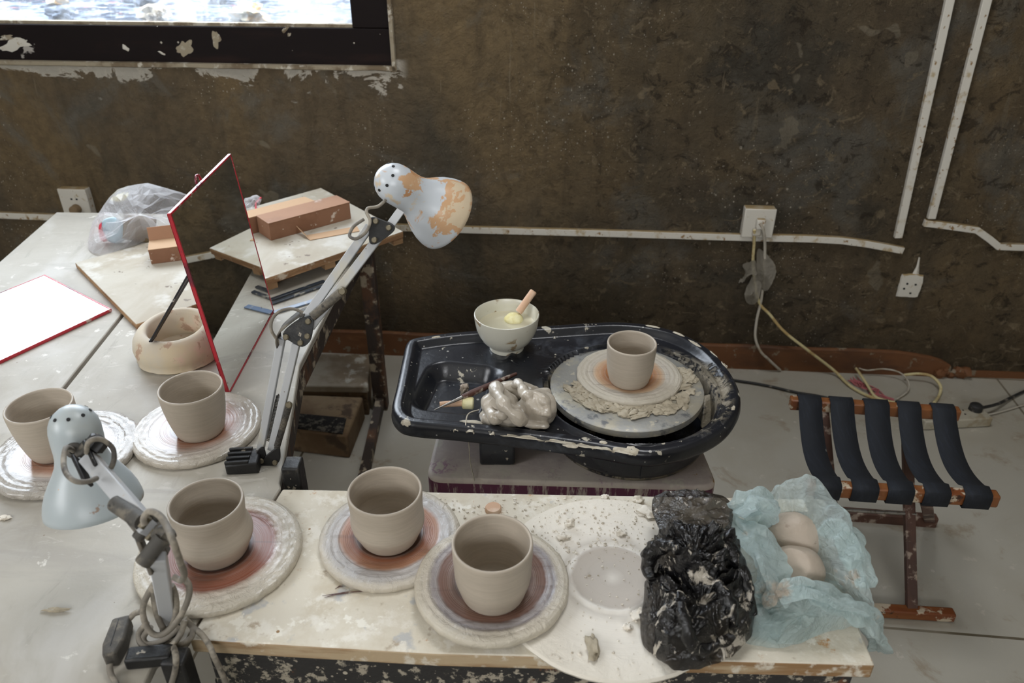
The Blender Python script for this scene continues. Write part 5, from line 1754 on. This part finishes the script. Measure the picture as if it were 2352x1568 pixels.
# dried slip on the front lip
random.seed(21)
sp = []
for px, py, a, b in ((1200, 1003, .036, .0055), (1290, 1014, .028, .005), (1345, 1024, .030, .006), (1385, 1028, .018, .004), (1435, 1036, .020, .007), (1452, 1033, .010, .007), (1310, 1026, .012, .004), (1130, 995, .004, .006), (1080, 988, .007, .004), (1046, 985, .004, .0035), (933, 968, .008, .004),
                     (1085, 955, .022, .005), (1150, 968, .020, .004), (1228, 980, .008, .006), (1250, 985, .007, .003), (1684, 938, .008, .003), (1664, 836, .012, .004), (1640, 812, .012, .004), (1558, 768, .014, .003), (1498, 751, .016, .003), (1596, 790, .016, .003), (1002, 775, .008, .002), (1385, 1017, .006, .004)):
    c = onz(px, py, ZR - .001)
    d = edge_d(c)
    c.z = pan_z(c, max(d, .004)) + .0004
    sp.append((c, a, b))
mbs = MB()
for k, (c, a, b) in enumerate(sp):
    ci = min(range(NO), key=lambda i: (ol[i] - c).length)
    tg = (ol[(ci + 3) % NO] - ol[ci - 3]).normalized()
    sdv = V((-tg.y, tg.x, 0))
    N_ = 28
    ring = []
    for i in range(N_):
        an = 2 * math.pi * i / N_
        kk = 1 + .35 * noise.noise(V((math.cos(an) * 2, math.sin(an) * 2, k * 3.3)))
        p = c + tg * a * kk * math.cos(an) + sdv * b * kk * math.sin(an)
        d = edge_d(p)
        ins_ = True
        p.z = pan_z(p, d) + .0003
        ring.append(p)
    mid = [c.lerp(p, .75) for p in ring]
    for p in mid:
        p.z = pan_z(p, edge_d(p)) + .0016
    mbs.grid([ring, mid], True, False, True)
o = obj('slip_splashes', mbs, m_slip, tw, angle=60, label='dried slip splashes along the rim')
o['kind'] = 'stuff'
# housing
zt = .452
ha, hb_ = onz(977, 1098, zt), onz(1652, 1118, zt)
hx = (hb_ - ha)
hd = V((0, .30, 0))
mb = MB()
prof = []
rc = .009
for k in range(7):
    an = math.pi / 2 * k / 6
    prof.append((rc * (1 - math.sin(an)) if 0 else rc - rc * math.cos(math.pi / 2 - an), zt - rc + rc * math.sin(an)) if 0 else (rc * (1 - math.cos(an)), zt - rc * (1 - math.sin(an))))
hl = onz(1003, 1000, zt)
corners = [ha, hb_, V((hb_.x - .015, hb_.y + .30, zt)), V((ha.x + .02, ha.y + .30, zt))]


def rpoly(inset, z, n=8, rad=.03):
    cc = sum(corners, V()) / 4
    P = []
    for i in range(4):
        p0, p1, p2 = corners[i - 1], corners[i], corners[(i + 1) % 4]
        a = p1 + (p0 - p1).normalized() * rad
        b = p1 + (p2 - p1).normalized() * rad
        for k in range(n + 1):
            t_ = k / n
            P.append((1 - t_) ** 2 * a + 2 * t_ * (1 - t_) * p1 + t_ ** 2 * b)
    out = []
    for p in P:
        d = cc - p
        d.z = 0
        q_ = p + d.normalized() * inset
        q_.z = z
        out.append(q_)
    return out


obj('housing_body', MB().grid([rpoly(.004, .04), rpoly(.0, .10), rpoly(.0, zt - .0095)], True, True, True), m_purple, tw, bevel=.0)
obj('housing_top', MB().grid([rpoly(.0003, zt - .010)] + [rpoly(rc * (1 - math.cos(math.pi / 2 * k / 6)), zt - rc + rc * math.sin(math.pi / 2 * k / 6)) for k in range(7)], True, False, True), m_hous, tw, angle=60)
obj('pan_shade_block', MB().box((bc.x - .235, bc.y - .02, (zt + ZR - .052) / 2), (.06, .15, ZR - .052 - zt)), m_pan, tw, bevel=.004)  # dark block added under the tray, standing in for the shadow there
for i in range(4):
    p = corners[i].lerp(sum(corners, V()) / 4, .12)
    obj('foot', MB().lathe([(0, 0), (.018, 0), (.016, .042), (0, .042)], 20, (p.x, p.y, 0)), m_lblack, tw)

# bat on the wheel and trimmings round it
fb = mk_bat(1444, 868, .0945, .54, .010, m_batF, 'round bat on the turning wheel head under the straight-walled cup', 7.0)
# put its underside centre on the head: the bat is seen at its top face
mb = MB()
random.seed(31)
fc = onz(1444, 868, .54)
for k in range(60):
    a = math.radians(random.uniform(-165, 25))
    r = random.uniform(.093, .120)
    p = V((fc.x + r * math.cos(a) + (hc.x - fc.x) * .5, fc.y + r * math.sin(a), .5425))
    if (p - V((hc.x, hc.y, p.z))).length > .128:
        continue
    mb.blob(p, random.uniform(.007, .0115), 3, .8, 9, (random.uniform(.8, 1.9), random.uniform(.6, 1.0), .34), Matrix.Rotation(a + math.pi / 2 + random.uniform(-.9, .9), 3, 'Z'), seed=k)
o = obj('clay_trimmings', mb, m_trim, origin=(fc.x, fc.y, .54), angle=60)
o['kind'] = 'stuff'
tag(o, 'torn clay pads and trimmings pressed round the bat on the wheel head', 'clay trimmings')

# bowl of water on the pan
zb = ZR - .014 + .0005
bcx = onz(1164, 797, zb)
bp = [(0, .0), (.024, .0), (.0330, .0), (.0335, .005), (.0330, .0075), (.0375, .0115), (.0460, .020), (.0530, .032), (.0575, .044), (.0600, .058), (.0615, .070), (.0614, .0735), (.0600, .0742), (.0588, .0728), (.0575, .060), (.0540, .046), (.0480, .034), (.0380, .022), (.022, .014), (0, .0125)]
bp = [(r, z) for r, z in bp]
tb = thing('water_bowl', bcx, 'white glazed bowl of cloudy water on the back of the splash pan', 'bowl')
obj('bowl_body', MB().lathe(bp, 80, bcx), m_bowl, tb, angle=60)
obj('water', MB().lathe([(0, .050), (.054, .050), (.0549, .0502), (.0545, .0485), (0, .030)], 60, bcx), m_water, tb)
# sponge on a stick standing in the bowl
wz = zb + .050
s1 = onz(1183, 728, wz + .006)
e_ = ony(1226, 668, s1.y + .018)
ts_ = thing('sponge_stick', s1, 'pink wooden stick with a round cream sponge, standing in the water bowl', 'tool')
dr_ = (e_ - s1).normalized()
obj('sponge', MB().blob(s1 + V((-.002, 0, -.006)), .0185, 4, .12, 8, (1.0, .9, .80)), m_sponge, ts_)
obj('stick', MB().tube([s1 + dr_ * .012, e_ - dr_ * .0015, e_], [.0072, .0070, .0058], 16), m_stick, ts_)

# clay lump dumped on the pan
lc = onz(1190, 950, ZR - .008)
random.seed(9)
mb = MB()
LB = [(1150, 935, .020, .033, (1, .85, .95)), (1232, 938, .022, .033, (1.05, .85, .95)), (1190, 955, .014, .024, (1.5, .8, .8)), (1205, 902, .022, .022, (1.2, .8, .9)), (1165, 890, .030, .016, (1.5, .8, .7)), (1240, 905, .040, .015, (1.3, .9, .6)), (1225, 968, .008, .018, (1.5, .8, .6)), (1125, 955, .008, .016, (1, 1.2, .8))]
for k, (px, py, h, r, sq) in enumerate(LB):
    mb.blob(onz(px, py, ZR - .012 + h), r, 4, .22, 6, sq, Matrix.Rotation(.3 * (k % 3 - 1), 3, 'Z'), seed=k)
# folds squeezed between the fingers
for P, r in (([(1138, 888, .050), (1150, 915, .056), (1172, 945, .046), (1205, 968, .022)], .0105), ([(1120, 925, .026), (1128, 950, .026), (1150, 968, .014)], .010), ([(1150, 958, .026), (1162, 938, .042), (1180, 940, .040), (1192, 962, .022)], .0075), ([(1252, 958, .026), (1255, 930, .040), (1228, 905, .052), (1205, 915, .046)], .009), ([(1185, 880, .040), (1200, 890, .050), (1205, 912, .050)], .008)):
    mb.tube(crom([onz(x, y, ZR - .012 + h) for x, y, h in P], 8), [r * (1 + .25 * math.sin(i * .7)) for i in range((len(P) - 1) * 8 + 1)], 14)
o = obj('clay_lump', mb, m_wetclay, origin=lc, angle=180,
        mods=[('REMESH', dict(mode='VOXEL', voxel_size=.0014, use_smooth_shade=True))])
tx_ = bpy.data.textures.new('clay_creases', 'CLOUDS')
tx_.noise_scale = .026
md = o.modifiers.new('creases', 'DISPLACE')
md.texture = tx_
md.strength = .0055
md.mid_level = .5
md.texture_coords = 'LOCAL'
tag(o, 'glistening wet lump of squeezed clay on the front of the splash pan', 'clay')
# tools in the pan
t = thing('needle_tool', onz(1062, 913, ZR - .010), 'clay-caked needle tool with a brown wooden handle lying across the tool well', 'tool')
n0, n1, n2 = onz(998, 941, ZR - .014), onz(1062, 912, ZR - .004), onz(1186, 858, ZR + .002)
obj('needle', MB().tube([n0, n0.lerp(n1, .5), n1], [.0008, .0020, .0034], 12), m_steel, t)
obj('handle', MB().tube([n1, n1.lerp(n2, .2), n1.lerp(n2, .6), n2], [.0048, .0060, .0052, .0030], 14), m_darkwood, t)
t = thing('sponge_stick', onz(1070, 925, ZR - .03), 'short stick with a yellow sponge tip lying in the tool well', 'tool')
k0, k1, k2 = onz(1010, 929, ZR - .016), onz(1062, 925, ZR - .016), onz(1088, 926, ZR - .016)
obj('stick', MB().tube([k0, k1], [.0052, .0062], 14), m_stick, t)
obj('sponge', MB().tube([k1, k1.lerp(k2, .1), k1.lerp(k2, .9), k2], [.008, .0108, .0108, .009], 20), m_sponge, t)
o = obj('clay_scrap', MB().blob(onz(1066, 893, ZR - .03), .009, 3, .7, 9, (.9, .8, 1.2), seed=3), m_claybody, origin=onz(1066, 893, ZR - .04))
tag(o, 'pale clay scrap stuck in the tool well of the pan', 'clay')
o = obj('cutting_wire', MB().tube(crom([onz(1100, 941, ZR - .012), onz(1080, 947, ZR - .002), onz(1072, 958, ZR + .001), onz(1069, 985, ZR - .004), onz(1070, 1000, ZR - .03), onz(1077, 1020, .49), onz(1080, 1060, .462), onz(1090, 1104, .4545)], 6), .0010, 6), m_slip, origin=onz(1070, 985, ZR))
tag(o, 'thin clay-coated wire hanging over the front lip of the splash pan', 'wire')

# ================================================================= plastic bags and the fresh clay
def oz(px, py, h):
    return onz(px, py, TZ + h)


t = thing('plastic_bag', oz(1600, 1400, 0), 'crumpled black plastic bag smeared with clay, knotted on the bench beside the teal bag', 'bag')
GZ = TZ + .0108
body = [(1488, 1335, .022), (1540, 1300, .06), (1620, 1270, .075), (1680, 1290, .065), (1706, 1335, .05), (1732, 1400, .022), (1727, 1450, .013), (1692, 1500, .012), (1640, 1528, .012), (1575, 1541, .012), (1528, 1530, .012), (1480, 1480, .012), (1472, 1430, .014), (1482, 1380, .018)]
obj('bag_body', sheet(oz(1610, 1395, .060), [oz(*p) for p in body], 280, 80, 1.3, .022, .016, 2.6, .0062, 20, 1, zmin=GZ + .001), m_bag, t, angle=80)
neck = [(1493, 1255, .045), (1525, 1232, .075), (1600, 1222, .09), (1680, 1240, .085), (1702, 1290, .06), (1690, 1340, .05), (1620, 1372, .06), (1545, 1345, .05), (1503, 1330, .03), (1490, 1300, .035)]
obj('bag_knot', sheet(oz(1590, 1285, .100), [oz(*p) for p in neck], 240, 60, 1.2, .018, .012, 2.6, .0075, 26, 5, zmin=GZ + .002), m_bag, t, angle=80)
mouth = [(1528, 1232, .07), (1503, 1190, .06), (1496, 1158, .05), (1508, 1137, .055), (1560, 1132, .066), (1610, 1131, .07), (1660, 1138, .07), (1681, 1168, .06), (1676, 1215, .068), (1640, 1235, .08), (1580, 1238, .085)]
obj('bag_mouth', sheet(oz(1588, 1186, .072), [oz(*p) for p in mouth], 180, 40, 1.0, .004, .003, 2.0, .0036, 22, 8, zmin=GZ + .002), m_bagmid, t, angle=80)
flapL = [(1486, 1330, .03), (1530, 1340, .05), (1545, 1400, .05), (1540, 1470, .03), (1500, 1500, .014), (1476, 1480, .013), (1471, 1430, .015), (1478, 1380, .02)]
obj('bag_flap', sheet(oz(1508, 1420, .042), [oz(*p) for p in flapL], 130, 32, 1.1, .006, .006, 2.4, .003, 24, 12, zmin=GZ + .002), m_bagthin, t, angle=80, label='thin see-through brown-grey flap of the black bag')
random.seed(4)
for k, (P, r) in enumerate((([(1500, 1330, .055), (1488, 1300, .06), (1500, 1265, .08), (1530, 1250, .10), (1560, 1262, .11)], .010), ([(1610, 1240, .10), (1660, 1250, .098), (1690, 1290, .08), (1712, 1345, .06), (1728, 1410, .035)], .010), ([(1560, 1360, .075), (1572, 1420, .085), (1590, 1480, .06), (1625, 1490, .05), (1680, 1460, .05)], .007), ([(1640, 1320, .08), (1670, 1380, .075), (1685, 1440, .05)], .008))):
    C_ = crom([oz(*p) for p in P], 14)
    rows = []
    mbk = MB()
    n = 18
    rad = []
    for i in range(len(C_)):
        u = i / (len(C_) - 1)
        rad.append(r * (.55 + .45 * math.sin(math.pi * u)))
    mbk.tube(C_, rad, n)
    mbk.v = [p + V((0, 0, 1)) * (.004 * noise.noise(p * 120)) + V((.004 * noise.noise(p * 90 + V((5, 0, 0))), .003 * noise.noise(p * 100), 0)) for p in mbk.v]
    obj('bag_fold', mbk, m_bag, t, angle=80)

# teal bag
t = thing('plastic_bag', oz(1850, 1300, 0), 'open pale teal plastic bag holding balls of clay on the right end of the bench', 'bag')
teal = [(1672, 1205, .045), (1690, 1165, .05), (1716, 1145, .06), (1770, 1132, .075), (1808, 1108, .09), (1850, 1094, .105), (1880, 1102, .105), (1910, 1140, .098), (1935, 1180, .09), (1962, 1240, .078), (1984, 1310, .062), (2000, 1370, .045), (2006, 1420, .028), (1995, 1440, .012), (1950, 1420, .008), (1915, 1432, .006), (1870, 1462, .004), (1800, 1487, .003), (1730, 1482, .003), (1690, 1450, .006), (1690, 1390, .02), (1676, 1320, .04), (1664, 1265, .045)]
obj('bag_sheet', sheet(oz(1828, 1310, .004), [oz(*p) for p in teal], 300, 70, .75, .018, .010, 2.4, .0060, 19, 3, zmin=TZ + .0015), m_teal, t, angle=80)
# front roll of film folded over the lower ball
fr = [(1738, 1395, .02), (1768, 1372, .040), (1800, 1358, .058), (1840, 1342, .066), (1876, 1352, .06), (1905, 1378, .046), (1960, 1400, .034), (1990, 1420, .022), (1950, 1440, .010), (1890, 1455, .006), (1820, 1480, .006), (1750, 1470, .006), (1728, 1430, .008)]
obj('bag_front', sheet(oz(1845, 1410, .034), [oz(*p) for p in fr], 220, 46, 1.0, .008, .006, 2.2, .0042, 24, 7, zmin=TZ + .003), m_teal, t, angle=80)


def twist(P, r, nm, seed=0, m=None, flat=.6):
    C_ = crom([oz(*p) for p in P], 16)
    L_ = len(C_)
    mb = MB().tube(C_, [r * (.5 + .5 * math.sin(math.pi * (.12 + .76 * i / (L_ - 1)))) for i in range(L_)], 20)
    n = 20
    for idx, p in enumerate(mb.v):
        i, k = divmod(idx, n)
        c_ = C_[min(i, L_ - 1)]
        d = p - c_
        a = 2 * math.pi * k / n
        g = 1 + .45 * math.sin(3 * a + i * .09 + seed) + .22 * math.sin(7 * a - i * .06 + 2 * seed) + .6 * noise.noise(p * 70 + V((seed, 0, 0)))
        mb.v[idx] = c_ + V((d.x, d.y, d.z * flat)) * max(.25, g)
    obj(nm, mb, m or m_teal, t, angle=80)


twist([(1790, 1372, .05), (1850, 1352, .062), (1905, 1378, .052), (1960, 1398, .038), (1996, 1424, .022), (2012, 1452, .0), (2016, 1484, -.035)], .013, 'bag_handle', 1)
twist([(1690, 1200, .055), (1715, 1225, .062), (1745, 1255, .066), (1768, 1305, .06), (1772, 1345, .048), (1750, 1375, .032)], .016, 'bag_handle', 2)
twist([(1690, 1172, .065), (1716, 1160, .08), (1742, 1150, .088), (1756, 1170, .08), (1740, 1196, .06)], .017, 'bag_corner', 3)
twist([(1888, 1220, .06), (1920, 1212, .07), (1952, 1240, .07), (1972, 1290, .06), (1990, 1350, .048)], .013, 'bag_fold', 4)
twist([(1740, 1385, .02), (1728, 1410, .012), (1742, 1440, .010), (1770, 1440, .014), (1782, 1405, .022)], .010, 'bag_fold', 5)


def clayball(px, py, h, r, sq, rot, label, seed, cut=None):
    c = oz(px, py, h)
    bm = MB().blob(c, r, 5, .14, 6, sq, Matrix.Rotation(rot, 3, 'Z'), seed=seed)
    if cut:
        pn = V(cut[0]).normalized()
        for i, p in enumerate(bm.v):
            d = (p - c).dot(pn) - cut[1]
            if d > 0:
                bm.v[i] = p - pn * d * .88
    o = obj('clay_ball', bm, m_claybody, origin=c - V((0, 0, h - .004)), angle=120)
    return tag(o, label, 'clay')


clayball(1833, 1234, .040, .036, (1.12, .92, .95), .1, 'rounder upper ball of soft clay in the teal bag', 2)
clayball(1822, 1312, .036, .034, (1.02, .86, .95), .2, 'lower ball of clay with a flat cut face in the teal bag', 6, ((-.4, -.55, .75), .022))
clayball(1893, 1262, .022, .015, (.9, 1.1, .8), .4, 'small clay wedge peeking out right of the upper clay ball', 9)
o = obj('clay_ball', MB().blob(oz(1754, 1396, .014), .012, 4, .3, 8, (.8, 1.3, .7), seed=5), m_claybody, origin=oz(1754, 1396, .004))
tag(o, 'scrap of clay showing through the gap at the lower left of the teal bag', 'clay')

# ================================================================= folding stool
SZ = .36
fb0, fb1 = onz(1850, 1118, SZ - .012), onz(2290, 1145, SZ - .012)
bb0, bb1 = onz(1814, 924, SZ - .012), onz(2202, 950, SZ - .012)
ts = thing('folding_stool', V(((fb0.x + bb1.x) / 2, (fb0.y + bb1.y) / 2, 0)), 'folding wooden stool with five navy webbing straps, right of the wheel', 'stool')
up = V((0, 0, 1))
obj('seat_bar', MB().bar(fb0, fb1, .022, .026), m_orange, ts, bevel=.003)
obj('seat_bar', MB().bar(bb0, bb1, .022, .026), m_orange, ts, bevel=.003)
FRT = [(1870, 1928), (1952, 2013), (2034, 2094), (2117, 2177), (2209, 2271)]
BCK = [(1830, 1883), (1902, 1956), (1980, 2037), (2056, 2109), (2134, 2188)]


def fx(a, b, px):
    best = min(range(0, 2001), key=lambda i: abs((lambda P: P)(proj_x(a.lerp(b, i / 2000))) - px))
    return a.lerp(b, best / 2000)


def proj_x(P):
    v_ = P - CAMP
    return 1176 + FPX * v_.dot(RGT) / v_.dot(FWD)


for (f0, f1), (b0, b1) in zip(FRT, BCK):
    F0, F1 = fx(fb0, fb1, f0), fx(fb0, fb1, f1)
    B0, B1 = fx(bb0, bb1, b0), fx(bb0, bb1, b1)
    rows = []
    nrm = V((0, -1, 0))
    yd_ = ((B0 - F0)).normalized()
    # down the front face of the front bar, over it, sagging to the back bar, round it
    for k, (yo, zo) in enumerate(((-.0025, -.016), (-.0128, -.014), (-.0135, -.005), (-.0135, .008), (-.011, .0142), (-.004, .0152))):
        rows.append([F0 + yd_ * yo + up * zo, F1 + yd_ * yo + up * zo])
    rows.append([F0 + yd_ * .0125 + up * .0150, F1 + yd_ * .0125 + up * .0150])
    for k in range(1, 16):
        u = .055 + .89 * k / 16
        sg = -.036 * math.sin(math.pi * u) ** 1.0
        rows.append([F0.lerp(B0, u) + up * (.0152 + sg), F0.lerp(B0, u).lerp(F1.lerp(B1, u), .5) + up * (.0147 + sg), F1.lerp(B1, u) + up * (.0152 + sg)])
    for k, (yo, zo) in enumerate(((-.0125, .0150), (.004, .0152), (.011, .0142), (.0135, .008), (.0135, -.010), (.010, -.0145))):
        rows.append([B0 + yd_ * yo + up * zo, B1 + yd_ * yo + up * zo])
    rows = [r if len(r) == 3 else [r[0], r[0].lerp(r[1], .5), r[1]] for r in rows]
    obj('strap', MB().grid(rows), m_strap, ts, mods=[('SOLIDIFY', dict(thickness=.002, offset=1))], angle=60)
# frame one: back bar to the front foot; frame two: front bar to the back foot
ff0, ff1 = onz(1905, 1394, .012), onz(2190, 1412, .012)
bf0, bf1 = onz(1905, 1178, .012), onz(2150, 1196, .012)
obj('foot_bar', MB().bar(ff0, ff1, .022, .022), m_orange, ts, bevel=.003)
obj('foot_bar', MB().bar(bf0, bf1, .022, .030), m_redwood, ts, bevel=.003)
lo2 = fx(ff0, ff1, 2094)
hi2 = fx(bb0, bb1, 2086)
obj('leg', MB().bar(hi2 - up * .012, lo2, .013, .022, V((1, 0, 0))), m_redwood, ts, bevel=.002)
lo1 = fx(ff0, ff1, 1932)
hi1 = fx(bb0, bb1, 1893)
obj('leg', MB().bar(hi1 - up * .012, lo1, .013, .022, V((1, 0, 0))), m_redwood, ts, bevel=.002)
obj('leg', MB().bar(fx(fb0, fb1, 2130) - up * .012, fx(bf0, bf1, 2135), .013, .022, V((1, 0, 0))), m_redwood, ts, bevel=.002)
obj('leg', MB().bar(fx(fb0, fb1, 1905) - up * .012, fx(bf0, bf1, 1918), .013, .022, V((1, 0, 0))), m_redwood, ts, bevel=.002)
pm0, pm1 = hi1.lerp(lo1, .52), hi2.lerp(lo2, .52)
obj('pivot_rod', MB().tube([pm0 - V((.012, 0, 0)), pm1 + V((.012, 0, 0))], .0038, 12), m_steel, ts)

# power strip on the floor
t = thing('power_strip', onz(2200, 962, 0), 'dirty white power strip on the floor behind the stool with a round black plug', 'power strip')
a, b = onz(2112, 966, .016), onz(2266, 958, .016)
obj('strip_body', MB().bar(a, b, .05, .030), m_strip, t, bevel=.004)
pp = onz(2240, 940, .032)
obj('round_plug', MB().lathe([(0, .020), (.012, .020), (.017, .016), (.018, 0)], 24, pp - up * .002), m_bcable, t, label='round black plug')
for hx_, hy_ in ((2212, 942), (2217, 951)):
    obj('socket_hole', MB().lathe([(0, .0006), (.0028, .0006), (.0028, 0)], 12, onz(hx_, hy_, .0311)), m_black_hole, t)
